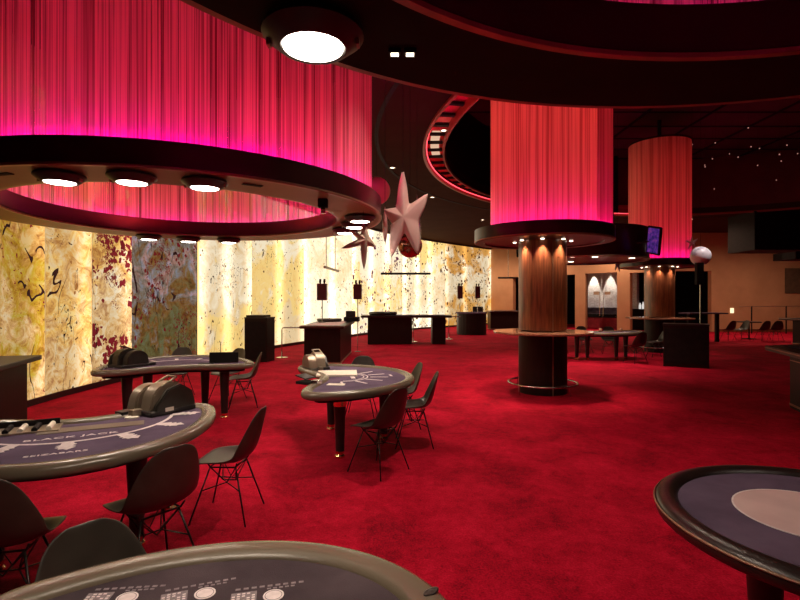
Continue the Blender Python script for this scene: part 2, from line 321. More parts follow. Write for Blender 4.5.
def art_mat(name,seed,cols,dots,dotc,bright,streak,tubes,length,tubec=(1,.93,.72),dotscale=16,mott=0):
    m,nt,b=newmat(name); nt.nodes.remove(b)
    tc=N(nt,'ShaderNodeTexCoord'); uv=tc.outputs['UV']   # u = metres along, v = metres up
    mp=N(nt,'ShaderNodeMapping'); mp.inputs['Location'].default_value=(seed*7.3,seed*3.1,seed); L(nt,uv,mp.inputs['Vector'])
    n1=N(nt,'ShaderNodeTexNoise'); setin(n1,Scale=1.0,Detail=6.0,Roughness=.62,Distortion=.8); L(nt,mp.outputs[0],n1.inputs['Vector'])
    st=[(.30+.42*i/(len(cols)-1),c) for i,c in enumerate(cols)]
    r=ramp(nt,st); sz=N(nt,'ShaderNodeSeparateXYZ'); L(nt,uv,sz.inputs[0])
    gz=N(nt,'ShaderNodeMath',operation='MULTIPLY_ADD'); L(nt,sz.outputs['Y'],gz.inputs[0]); gz.inputs[1].default_value=.11; gz.inputs[2].default_value=-.27
    gs=N(nt,'ShaderNodeMath',operation='ADD'); L(nt,gz.outputs[0],gs.inputs[0]); L(nt,n1.outputs['Fac'],gs.inputs[1])
    L(nt,gs.outputs[0],r.inputs['Fac'])
    # cloudy brush variation
    n2=N(nt,'ShaderNodeTexNoise'); setin(n2,Scale=3.2,Detail=8.0,Roughness=.75,Distortion=1.2); L(nt,mp.outputs[0],n2.inputs['Vector'])
    r2=ramp(nt,[(.36,(.42,.17,.05)),(.50,(.95,.72,.42)),(.58,(1,1,1))] if mott else [(.30,(.88,.62,.32)),(.48,(1,1,1))]); L(nt,n2.outputs['Fac'],r2.inputs['Fac'])
    mu=N(nt,'ShaderNodeMix',data_type='RGBA',blend_type='MULTIPLY'); mu.inputs['Factor'].default_value=.85; L(nt,r.outputs['Color'],mu.inputs['A']); L(nt,r2.outputs['Color'],mu.inputs['B'])
    cur=mu.outputs['Result']
    # paint splatter
    def layer(cur,scale,thr,maskscale,masklo,col,k,stretch=(1,1,1)):
        mq=N(nt,'ShaderNodeMapping'); mq.inputs['Location'].default_value=(seed*2.7+k,seed*5.9+k,0); mq.inputs['Scale'].default_value=stretch; L(nt,uv,mq.inputs['Vector'])
        wn=N(nt,'ShaderNodeTexNoise'); setin(wn,Scale=scale*.7,Detail=3.0); L(nt,mq.outputs[0],wn.inputs['Vector'])
        ad=N(nt,'ShaderNodeMix',data_type='RGBA',blend_type='LINEAR_LIGHT'); ad.inputs['Factor'].default_value=.12; L(nt,mq.outputs[0],ad.inputs['A']); L(nt,wn.outputs['Color'],ad.inputs['B'])
        v=N(nt,'ShaderNodeTexVoronoi'); v.inputs['Scale'].default_value=scale; L(nt,ad.outputs['Result'],v.inputs['Vector'])
        mk=N(nt,'ShaderNodeTexNoise'); setin(mk,Scale=maskscale,Detail=2.0); L(nt,mq.outputs[0],mk.inputs['Vector'])
        rm=N(nt,'ShaderNodeMapRange'); rm.inputs['From Min'].default_value=masklo; rm.inputs['From Max'].default_value=masklo+.10; rm.inputs['To Max'].default_value=thr; L(nt,mk.outputs['Fac'],rm.inputs['Value'])
        lt=N(nt,'ShaderNodeMath',operation='LESS_THAN'); L(nt,v.outputs['Distance'],lt.inputs[0]); L(nt,rm.outputs[0],lt.inputs[1])
        mi=N(nt,'ShaderNodeMix',data_type='RGBA'); L(nt,lt.outputs[0],mi.inputs['Factor']); L(nt,cur,mi.inputs['A']); mi.inputs['B'].default_value=(*col,1); return mi.outputs['Result']
    cur=layer(cur,dotscale,dots*.62,1.0,.47,dotc,0); cur=layer(cur,dotscale*2.2,dots*.7,.9,.50,dotc,5)
    cur=layer(cur,dotscale*.6,dots*.5,.8,.55,tuple(x*.6 for x in dotc),3,(1,.7,1))
    cur=layer(cur,7,.30,1.1,.60,(.35,.13,.03),9,(1,.6,1))
    # drawn lines
    if streak:
        wn=N(nt,'ShaderNodeTexNoise'); setin(wn,Scale=.9,Detail=2.0,Distortion=1.5); 
        mq=N(nt,'ShaderNodeMapping'); mq.inputs['Location'].default_value=(seed*1.7,seed*9.9,4); mq.inputs['Scale'].default_value=(1.6,.55,1); L(nt,uv,mq.inputs['Vector']); L(nt,mq.outputs[0],wn.inputs['Vector'])
        s1=N(nt,'ShaderNodeMath',operation='SUBTRACT'); L(nt,wn.outputs['Fac'],s1.inputs[0]); s1.inputs[1].default_value=.47
        ab=N(nt,'ShaderNodeMath',operation='ABSOLUTE'); L(nt,s1.outputs[0],ab.inputs[0])
        lt=N(nt,'ShaderNodeMath',operation='LESS_THAN'); L(nt,ab.outputs[0],lt.inputs[0]); lt.inputs[1].default_value=.0045*streak
        gn=N(nt,'ShaderNodeTexNoise'); setin(gn,Scale=2.6,Detail=1.0); L(nt,mp.outputs[0],gn.inputs['Vector'])
        gg=N(nt,'ShaderNodeMath',operation='GREATER_THAN'); L(nt,gn.outputs['Fac'],gg.inputs[0]); gg.inputs[1].default_value=.5
        ml=N(nt,'ShaderNodeMath',operation='MULTIPLY'); L(nt,lt.outputs[0],ml.inputs[0]); L(nt,gg.outputs[0],ml.inputs[1])
        mi=N(nt,'ShaderNodeMix',data_type='RGBA'); L(nt,ml.outputs[0],mi.inputs['Factor']); L(nt,cur,mi.inputs['A']); mi.inputs['B'].default_value=(.03,.01,.01,1); cur=mi.outputs['Result']
    # glow of fluorescent tubes behind the glass, put into the emission
    sx=N(nt,'ShaderNodeSeparateXYZ'); L(nt,uv,sx.inputs[0]); tot=None
    for t in tubes:
        s=N(nt,'ShaderNodeMath',operation='SUBTRACT'); L(nt,sx.outputs['X'],s.inputs[0]); s.inputs[1].default_value=t*length
        p=N(nt,'ShaderNodeMath',operation='MULTIPLY'); L(nt,s.outputs[0],p.inputs[0]); L(nt,s.outputs[0],p.inputs[1])
        q=N(nt,'ShaderNodeMath',operation='MULTIPLY'); L(nt,p.outputs[0],q.inputs[0]); q.inputs[1].default_value=-14
        e=N(nt,'ShaderNodeMath',operation='EXPONENT'); L(nt,q.outputs[0],e.inputs[0])
        if tot is None: tot=e
        else:
            a=N(nt,'ShaderNodeMath',operation='ADD'); L(nt,tot.outputs[0],a.inputs[0]); L(nt,e.outputs[0],a.inputs[1]); tot=a
    em=N(nt,'ShaderNodeEmission'); L(nt,cur,em.inputs['Color'])
    if tot is not None:
        ma=N(nt,'ShaderNodeMath',operation='MULTIPLY_ADD'); L(nt,tot.outputs[0],ma.inputs[0]); ma.inputs[1].default_value=bright*.9; ma.inputs[2].default_value=bright*.98; L(nt,ma.outputs[0],em.inputs['Strength'])
    else: em.inputs['Strength'].default_value=bright
    gl=N(nt,'ShaderNodeBsdfGlossy'); gl.inputs['Roughness'].default_value=.15
    ms=N(nt,'ShaderNodeMixShader'); ms.inputs[0].default_value=.04; L(nt,em.outputs[0],ms.inputs[1]); L(nt,gl.outputs[0],ms.inputs[2])
    L(nt,ms.outputs[0],nt.nodes['Material Output'].inputs[0]); return m
Y1=(.55,.37,.03);CR=(.86,.64,.36);OR=(.75,.36,.08);WH=(1,.85,.60);BL=(.30,.32,.37);PK=(.62,.42,.5);AM=(.80,.52,.20);BR=(.30,.16,.05);GR=(.20,.20,.10);YL=(.98,.68,.24)
DK=(.05,.008,.010);MR=(.22,.015,.02)
panels=[
 (-70,0,[BR,OR,CR],.25,DK,.45,1,[.5],5,'backlit glass art panel in amber and brown beyond the near cabinet'),
 (0,45,[CR,Y1,AM,AM,OR],.26,MR,.82,2.2,[.97],8,'backlit glass art panel, olive yellow below orange, leftmost on the wall'),
 (45,92,[CR,YL,CR,AM,OR],.24,DK,.85,1.4,[.88],7,'backlit glass art panel in cream with a yellow patch, dashed dark marks at right'),
 (92,132,[CR,WH,YL,AM],.95,MR,.85,.8,[.93],9,'backlit glass art panel with dense maroon splatter at its top'),
 (132,199,[GR,BR,BL,PK,BL,BR,BR],.50,MR,.62,2.2,[],6,'dim blue grey and brown glass art panel with pink patches'),  # unlit panel; its dim look is given by emission
 (199,252,[YL,CR,WH,CR,OR],.32,DK,.92,1.2,[.03,.5,.98],6,'bright cream art panel with a brown scorched streak at its left edge'),
 (252,304,[CR,YL,YL,WH,WH],.32,DK,.95,.6,[.5,.98],5,'bright art panel with golden yellow patch above the tall black podium'),
 (304,352,[WH,WH,CR,WH],.26,DK,1.35,.5,[.03,.55],4.5,'almost white art panel behind the first sign lamp'),
 (352,402,[WH,YL,WH,WH],.55,(.12,.02,.05),1.15,.6,[.03,.38,.7],4.5,'bright art panel with violet and dark speckles behind the second sign lamp'),
 (402,445,[WH,CR,WH,YL],.50,DK,1.15,.8,[.05,.35,.65],4,'bright art panel with dark speckles behind the long black gaming counter'),
 (445,490,[OR,CR,WH,OR],.52,(.10,.03,.01),.85,1.6,[.02,.4,.98],3.5,'art panel with brown splatter, farthest along the glowing wall')]
AMX=0
for k,(a,bq,cols,dots,dc,br,stv,tb,ds,lab) in enumerate(panels):
    u0=wall_y_at_px(a); u1=wall_y_at_px(bq) if bq<489 else len(WC)-1.0001
    pts=seg(u0,u1)
    ln=sum((q-p).length for p,q in zip(pts,pts[1:]))
    # inset ends slightly for the joints
    rec=.06 if k==4 else 0
    bm=B(); z0,z1=.10,CEIL-.10; s=0; rows=[]
    uvl=bm.loops.layers.uv.new('UVMap'); dist=[]
    for i,p in enumerate(pts):
        aa=pts[max(i-1,0)];bb=pts[min(i+1,len(pts)-1)]; n=side(aa,bb,1)
        q=p.copy()
        if i==0: q=p+(pts[1]-p).normalized()*.008
        if i==len(pts)-1: q=p+(pts[-2]-p).normalized()*.008
        if i: s+=(pts[i]-pts[i-1]).length
        dist.append(s); q0=q+n*(0+rec); q1=q+n*(.05+rec)
        rows.append([bm.verts.new((c.x,c.y,z)) for c,z in ((q0,z0),(q1,z0),(q1,z1),(q0,z1))])
    for i in range(len(rows)-1):
        for j in range(4):
            f=bm.faces.new([rows[i][j],rows[i+1][j],rows[i+1][(j+1)%4],rows[i][(j+1)%4]])
            for lp in f.loops: 
                ii=i if lp.vert in rows[i] else i+1
                lp[uvl].uv=(dist[ii],lp.vert.co.z)
    bm.faces.new(rows[0]); bm.faces.new(rows[-1])
    o=link('art_panel',bm,art_mat('art_glass_%d'%k,k+1,cols,dots,dc,br,stv,tb,ln,dotscale=ds,mott=(k<5)),None)
    tag(o,lab,'art panel','backlit art panels along the wall')

# back wall with openings (along the diagonal and then straight)
def bw(t): # t 0..1 diagonal, >1 straight segment in metres beyond
    return Vector((6.2+6.8*t,34-8*t)) if t<=1 else Vector((13.0+(t-1)*19,26))
def wseg(bm,t0,t1,z0,z1,d0=0,d1=.3):
    p,q=bw(t0),bw(t1); n=side(p,q,1)
    vs=[bm.verts.new((c.x,c.y,z)) for z in (z0,z1) for c in (p+n*d0,q+n*d0,q+n*d1,p+n*d1)]
    for f in ((0,1,2,3),(4,5,6,7),(0,1,5,4),(1,2,6,5),(2,3,7,6),(3,0,4,7)): bm.faces.new([vs[i] for i in f])
opens=[(.172,.247,3.1),(.519,.594,3.15),(.654,.833,3.17),(.90,.985,3.1),(1.068,1.168,3.16)]
bm=B(); t=0
for a,bq,h in opens:
    wseg(bm,t,a,0,CEIL); wseg(bm,a,bq,h,CEIL); t=bq
wseg(bm,t,2,0,CEIL)
struct('wall_back',bm,M['wall'])
bm=B(); wseg(bm,1.185,2,.0,.14,-.03,0); struct('baseboard_back',bm,M['wood'])
# room behind the openings
p0,p1=bw(.1),bw(1.0); n=side(p0,p1,1)
def quadbox(bm,a,b,c,d,z0,z1):
    vs=[bm.verts.new((v.x,v.y,z)) for z in (z0,z1) for v in (a,b,c,d)]
    for f in ((0,1,2,3),(4,5,6,7),(0,1,5,4),(1,2,6,5),(2,3,7,6),(3,0,4,7)): bm.faces.new([vs[i] for i in f])
bm=B(); quadbox(bm,bw(.50)+n*2.2,bw(.84)+n*2.2,bw(.84)+n*2.5,bw(.50)+n*2.5,0,4.2); struct('wall_recess',bm,M['stone'])
bm=B(); quadbox(bm,bw(0)+n*3.4,bw(1.3)+n*3.4,bw(1.3)+n*3.6,bw(0)+n*3.6,0,4.6); struct('wall_beyond',bm,M['blackm'])
bm=B(); quadbox(bm,bw(.53)+n*1.3,bw(.82)+n*1.3,bw(.82)+n*2.1,bw(.53)+n*2.1,0,.62)
t=thing('lounge_bench','long low bench with violet seat before the lit stone wall','bench'); link('base',bm,M['redband'],t)
bm=B(); quadbox(bm,bw(.53)+n*1.25,bw(.82)+n*1.25,bw(.82)+n*1.8,bw(.53)+n*1.8,.62,.82); link('seat',bm,M['blackm'],t)
bm=B(); quadbox(bm,bw(.53)+n*1.85,bw(.82)+n*1.85,bw(.82)+n*2.12,bw(.53)+n*2.12,.82,1.2); link('backrest',bm,M['bench'],t)
def t_at(px,off):
    lo,hi=0.,1.
    for _ in range(40):
        m_=(lo+hi)/2; q=bw(m_)+n*off
        if 400+500*q.x/q.y<px: lo=m_
        else: hi=m_
    return lo
for px in (592,608.5):
    p=bw(t_at(px,1.95))+n*1.95; light('stone_wall_spot','SPOT',(p.x,p.y,3.5),330,(1,.88,.78),.03,spot=44,blend=.4,rot=Vector((n.x*.16,n.y*.16,-1)).to_track_quat('-Z','Y').to_euler())
# double door handles / glass door posts in that opening
p=bw(.745)
t=thing('glass_door','pair of frameless glass doors with long vertical pulls before the stone wall','door',(p.x,p.y,0),math.atan2(-8,6.8))
gm,nt_,b_=newmat('clear_glass'); b_.inputs['Roughness'].default_value=.02; b_.inputs['Transmission Weight'].default_value=1; b_.inputs['IOR'].default_value=1.05
for sx in (-1,1):
    bm=B(); box(bm,*sorted((sx*.02,sx*.90)),.12,.135,.01,3.1); g=link('glass_leaf',bm,gm,t)
    bm=B(); tube(bm,[(sx*.10,.07,.75),(sx*.10,.07,2.1)],.018); link('pull_handle',bm,M['steel'],g)
    bm=B(); box(bm,*sorted((sx*.16,sx*.5)),.105,.118,1.95,2.12); link('sticker',bm,M['trim'],g)
# bar things glimpsed in the opening at the right of the doors
p=bw(.94)+n*1.5
bm=B(); box(bm,-.9,.9,-.3,.3,0,1.15); o=link('back_bar_counter',bm,M['blackm'],None,loc=(p.x,p.y,0),rot=(0,0,math.atan2(-8,6.8))); tag(o,'dark counter seen through the narrow opening beside the second column','counter')
for k,(dx,h) in enumerate(((-.55,.34),(-.38,.4),(-.1,.28),(.05,.42),(.2,.36))):
    bm=B(); lathe(bm,[(.01,0),(.06,0),(.065,h*.6),(.03,h*.8),(.03,h),(.0,h)],n=12)
    o=link('glass_vase',bm,emit('lit_glass_%d'%k,(.9,.85,.8),.8),None,True,loc=(p.x+dx*.65,p.y-dx*.76,1.15)); tag(o,'small bright glass vessel on the counter in the narrow opening','glass vessel','glass vessels on the back counter')
# wall switch plate and niche
bm=B(); box(bm,-.09,.09,-.03,0,-.13,.13,.01); o=link('exit_lamp',bm,emit('lit_switch',(1,.75,.45),1.6),None,loc=(17.25,25.99,1.65-.55)); tag(o,'small lit square plate low on the ochre wall','wall light')
bm=B(); box(bm,-.6,.6,-.03,.0,0,1.3); o=link('wall_niche_panel',bm,noisy('grey_brown_panel',(.10,.06,.035),(.14,.085,.05),4,.6),None,loc=(20.6,25.99,1.65+.35)); tag(o,'rectangular grey brown panel on the ochre wall at the right','wall panel')
# right-hand wall, wall behind camera (closing the room)
bm=B(); box(bm,31.8,32,-6,42,0,UP); struct('wall_right',bm,M['blackm'])
bm=B(); box(bm,-14,32,-6,-5.8,0,UP); struct('wall_front',bm,M['blackm'])
bm=B(); box(bm,-14,-13.8,-6,42,0,UP); struct('wall_far_left',bm,M['blackm'])
bm=B(); box(bm,-14,32,41.8,42,0,UP); struct('wall_far',bm,M['blackm'])
# dropped bulkheads at right
bm=B(); box(bm,13.9,30,19.6,21.2,3.62,CEIL); struct('ceiling_bulkhead',bm,M['blackm'])
bm=B(); box(bm,14.4,30,18.2,19.3,3.15,3.42); struct('ceiling_bulkhead_low',bm,M['blackm'])

# ---------------- big suspended rings ----------------
def ring_thing(c,label,slots):
    t=thing('suspended_ring',label,'ceiling ring',(c[0],c[1],2.70),0,)
    bm=B(); lathe(bm,[(RO-.03,.015),(RO,.03),(RO,.233),(RO-.03,.233)],n=144,closed=True); link('outer_fascia',bm,M['ringdark'],t,True,auto=30)
    bm=B(); lathe(bm,[(RI,.03),(RI+.03,.015),(RI+.03,.233),(RI,.233)],n=144,closed=True); link('inner_fascia',bm,M['ringdark'],t,True,auto=30)
    bm=B(); lathe(bm,[(RO+.002,0.0),(RO+.008,.008),(RO+.008,.024),(RO-.03,.03),(RO-.03,.0)],n=144,closed=True); link('edge_trim',bm,M['trim'],t,True,auto=30)
    bm=B(); lathe(bm,[(RI-.006,.0),(RI-.008,.02),(RI+.03,.024),(RI+.03,.0)],n=144,closed=True); link('edge_trim',bm,M['trim'],t,True,auto=30)
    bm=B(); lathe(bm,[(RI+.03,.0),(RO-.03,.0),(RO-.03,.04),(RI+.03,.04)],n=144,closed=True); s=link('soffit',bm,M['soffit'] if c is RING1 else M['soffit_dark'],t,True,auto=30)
    for a in slots:
        bm=B(); box(bm,-.03,.03,-.09,.09,-.006,0); link('air_slot',bm,M['blackm'],s,loc=(2.28*math.cos(a),2.28*math.sin(a),-.0),rot=(0,0,a))
    bm=B(); lathe(bm,[(RO-.055,.19),(RO-.04,.19),(RO-.04,.21),(RO-.055,.21)],n=144,closed=True); link('led_strip',bm,M['led'],t,True)
    bm=B(); lathe(bm,[(RI+.05,.19),(RI+.07,.19),(RI+.07,.21),(RI+.05,.21)],n=144,closed=True); link('led_strip',bm,M['ledin'] if c is RING1 else M['blackm'],t,True)
    return t
def bearing(c,px,py,h=1.05):
    D=500*h/(300-py); return ((px-400)/500*D,D)
def pang(c,px,py): x,y=bearing(c,px,py); return math.atan2(y-c[1],x-c[0])
ring_thing(RING1,'large dark red ring with tan underside hanging under the string curtain at left',[pang(RING1,20,178),pang(RING1,246,188)])
ring_thing(RING2,'large dark ring cropped by the top of the photo above the camera',[])
def curtain(c,label,z0,z1,r,mat,n=144,a0=0,a1=2*PI,group=None,name='string_curtain'):
    bm=B(); lathe(bm,[(r,0),(r,z1-z0)],n=n,a0=a0,a1=a1)
    for f in [f for f in bm.faces if len(f.verts)>4]: bm.faces.remove(f)
    o=link(name,bm,mat,None,True,loc=(c[0],c[1],z0)); tag(o,label,'string curtain'); return o
curtain(RING1,'large round red string curtain hanging above the tan ringed soffit at left',2.745,CEIL,RC,M['curtain'])
curtain(RING2,'round red string curtain whose foot shows at the top edge of the photo',2.745,CEIL,RC,M['curtain'])
# lamps under the rings
def make_lamp(label):
    t=thing('ring_lamp',label,'lamp',(0,0,0),0)
    bm=B(); lathe(bm,[(.02,0),(.16,0),(.19,-.012),(.195,-.030),(.135,-.078),(.125,-.080),(.118,-.074),(.118,-.066),(.02,-.066)],n=40); link('housing',bm,M['black'],t,True,auto=40)
    bm=B(); lathe(bm,[(.0,-.067),(.116,-.067),(.114,-.078),(.08,-.083),(.0,-.085)],n=32); link('lens',bm,M['lens'],t,True)
    for s in (-1,1):
        bm=B(); box(bm,s*.172-.006,s*.172+.006,-.02,.02,-.07,-.02,.002); link('clip',bm,M['trim'],t)
    return t
lamp0=make_lamp('round white lamp under the ring'); used=False
spots=[((60,183),'round lamp below the left ring, nearest the left edge of the photo',1),((132,183.5),'round lamp below the left ring, middle of its three near lamps',1),
 ((206,186.5),'round lamp below the left ring, right of the near three, by the black slot',1),((360,222),'round lamp under the right end of the left ring, front of a tight trio',1),
 ((355,228),'round lamp under the right end of the left ring, middle of a tight trio',1),((344,233.5),'round lamp under the right end of the left ring, rear of a tight trio',1),
 ((152,238.5),'round lamp under the far side of the left ring, left of three',1),((188,239.5),'round lamp under the far side of the left ring, middle of three',1),((221,239.5),'round lamp under the far side of the left ring, right of three',1)]
def place_lamp(x,y,label,en,grp):
    global used
    o=lamp0 if not used else copy_tree(lamp0); used=True
    o.location=(x,y,2.699); o['label']=label; o['group']=grp
    light('ring_lamp_light','SPOT',(x,y,2.60),en,WARM,.10,spot=150,blend=.7)
for (px,py),lab,e in spots:
    x,y=bearing(RING1,px,py,.97)
    d=math.hypot(x-RING1[0],y-RING1[1]); k=min(2.26,max(2.15,d))/d; x=RING1[0]+(x-RING1[0])*k; y=RING1[1]+(y-RING1[1])*k
    place_lamp(x,y,lab,48,'round lamps under the left ring')
for a,l_ in ((PI+.62,'front'),(PI+.42,'rear')): place_lamp(RING1[0]+2.2*math.cos(a),RING1[1]+2.2*math.sin(a),'round lamp under the left ring outside the photo at left, '+l_+' of two',48,'round lamps under the left ring')
place_lamp(-.335,1.93,'big bright round lamp under the near ring at the top of the photo',95,'round lamps under the near ring')
for a,l_ in ((2.75,'ahead on the left'),(3.0,'beside the camera on the left'),(.7,'ahead on the right'),(.45,'beside the camera on the right')): place_lamp(RING2[0]+2.2*math.cos(a),RING2[1]+2.2*math.sin(a),'round lamp under the near ring, outside the photo, '+l_,(22 if a>2 else 10),'round lamps under the near ring')
# small spot devices on the left ring
def pin_spot(x,y,label,z=2.70):
    t=thing('pin_spot',label,'spotlight',(x,y,z)); 
    bm=B(); box(bm,-.05,.05,-.04,.04,-.09,0,.008); link('bracket',bm,M['blackm'],t)
    bm=B(); lathe(bm,[(.0,-.09),(.02,-.09),(.028,-.12),(.028,-.15),(.0,-.15)],n=16); link('lens_tube',bm,M['steel'],t,True)
x,y=bearing(RING1,323,199); pin_spot(x,y,'small dark spotlight bracket under the right half of the left ring')
x,y=bearing(RING1,68,203,1.0); 
bm=B(); lathe(bm,[(.0,0),(.05,0),(.06,-.06),(.035,-.13),(0,-.14)],n=16); o=link('speaker_pod',bm,M['blackm'],None,True,loc=(-3.75,5.0+2.9,2.98)); 
bpy.data.objects.remove(o)
# twin square lights on the near ring
t=thing('twin_square_light','twin small square lights recessed in the near ring','lamp',(0.01,2.10,2.70))
for s in (-1,1):
    bm=B(); box(bm,s*.032-.026,s*.032+.026,-.02,.02,-.018,0,.003); h=link('frame',bm,M['blackm'],t)
    bm=B(); box(bm,s*.032-.016,s*.032+.016,-.012,.012,-.022,-.017); link('lens',bm,M['lens_small'],h)
# ceiling downlights
def make_down():
    t=thing('ceiling_downlight','small recessed downlight in the brown ceiling','lamp',(0,0,CEIL))
    bm=B(); lathe(bm,[(.05,0),(.085,0),(.085,-.012),(.05,-.012)],n=24,closed=True); link('rim',bm,M['steel'],t,True,auto=30)
    bm=B(); lathe(bm,[(0,0),(.05,0),(.05,-.006),(0,-.006)],n=24); link('lens',bm,M['lens_small'],t)
    return t
DLAB=['beside the curve of the round opening, nearest it','added unseen behind the near ring to light the pink star','above the large pink star','right of the big star near the opening','above the rounded counter, close to the nearest column','above the long counter','left of the stars','above the left ring','farthest, above the low counter by the ochre wall']
dn=make_down(); 
for i,(x,y,e) in enumerate(DOWN):
    o=dn if i==0 else copy_tree(dn); o.location=(x,y,CEIL); o['group']='recessed downlights in the brown ceiling'; o['label']='small recessed downlight in the brown ceiling, '+DLAB[i]
    light('downlight_beam','SPOT',(x,y,CEIL-.03),420*e,WARM,.06,spot=100,blend=.8)
for i,(x,y) in enumerate(((12.6,21.6),(15.3,22.6),(18.5,22.4))):
    o=copy_tree(dn); o.location=(x,y,CEIL); o['label']='recessed downlight before the ochre wall, '+('left of three','middle of three','right of three')[i]; o['group']='recessed downlights before the ochre wall'
    light('wall_wash','SPOT',(x,y,CEIL-.03),300,(1,.66,.46),.06,spot=168,blend=.9)
for x,y in ((8.0,29.5),(11.0,26.5),(5.2,31.5)):
    light('wall_wash','SPOT',(x,y,CEIL-.05),400,(1,.70,.5),.06,spot=160,blend=.9)
for x,y,e in ((6.0,11.0,90),(4.4,6.2,45),(9.6,12.7,90)):
    light('void_fill_light','SPOT',(x,y,UP-.1),e,WARM,.1,spot=70,blend=.9)  # no fixtures here; the last was added to brighten the white ball
# void: cove with radial fins, red LED and the black string curtain
t=thing('cove_slats','radial dark slats over a red lit cove round the ceiling opening','ceiling cove',(0,0,0))
for k in range(58):
    a=R(95)+k*R(3.6); mx=Matrix.Translation((hx,hy,CEIL+.10))@Matrix.Rotation(a,4,'Z'); bm=B(); box(bm,8.97,hr-.05,-.05,.05,0,.05,mx=mx); link('slat',bm,M['blackm'],t)
bm=B(); lathe(bm,[(8.92,CEIL+.17),(hr-.02,CEIL+.17),(hr-.02,CEIL+.20),(8.92,CEIL+.20)],(hx,hy),150,R(90),R(300),closed=True); link('cove_back',bm,noisy('red_cove_panel',(.75,.09,.09),(.8,.11,.1),3,.6),t,True,auto=30)
bm=B(); lathe(bm,[(8.92,CEIL-.02),(8.96,CEIL-.02),(8.96,CEIL+.30),(8.92,CEIL+.30)],(hx,hy),150,R(90),R(300),closed=True); link('inner_hoop',bm,noisy('red_hoop_paint',(.30,.02,.02),(.36,.03,.03),3,.5),t,True,auto=30)
bm=B(); lathe(bm,[(hr-.07,CEIL+.03),(hr-.05,CEIL+.03),(hr-.05,CEIL+.05),(hr-.07,CEIL+.05)],(hx,hy),150,R(90),R(300),closed=True); link('led_strip',bm,M['ledred'],t,True)
a_=R(171)
bm=B(); lathe(bm,[(9.05,CEIL+.15),(9.25,CEIL+.15),(9.25,CEIL+.165),(9.05,CEIL+.165)],(hx,hy),30,R(171),R(182),closed=True); link('warm_tube',bm,emit('warm_cove_tube',(1,.62,.42),.8),t,True)
curtain((hx,hy),'tall black string curtain hanging inside the round ceiling opening',CEIL+.0,UP,8.88,M['curtblack'],120,R(98),R(250))
random.seed(4)
for k in range(40):
    a=random.uniform(R(20),R(95)); r_=random.uniform(3,8.6); x=hx+r_*math.cos(a); y=hy+r_*math.sin(a); z=random.uniform(5.9,7.2)
    if not(620<400+500*x/y<810): continue
    t=thing('hanging_sparkle','tiny glinting bulb on a thread under the dark upper ceiling','bulb',(x,y,z),0,'tiny bulbs under the upper ceiling')
    bm=B(); lathe(bm,[(0,-.02),(.014,-.012),(.018,0),(.012,.012),(0,.02)],n=8); link('bulb',bm,M['glint'],t)
    bm=B(); tube(bm,[(0,0,.02),(0,0,UP-z)],.002,4); link('thread',bm,M['blackm'],t)
bm=B(); tube(bm,[(13.2,15.6,UP-.35),(14.6,18.2,UP-1.2)],.035,8); tube(bm,[(13.2,15.6,UP-.35),(13.2,15.6,UP-.01)],.012,6); tube(bm,[(14.6,18.2,UP-1.2),(14.6,18.2,UP-.01)],.012,6)
o=link('lighting_bar',bm,M['steel'],None,True); tag(o,'slanted thin metal bar hanging under the dark upper ceiling','lighting bar')

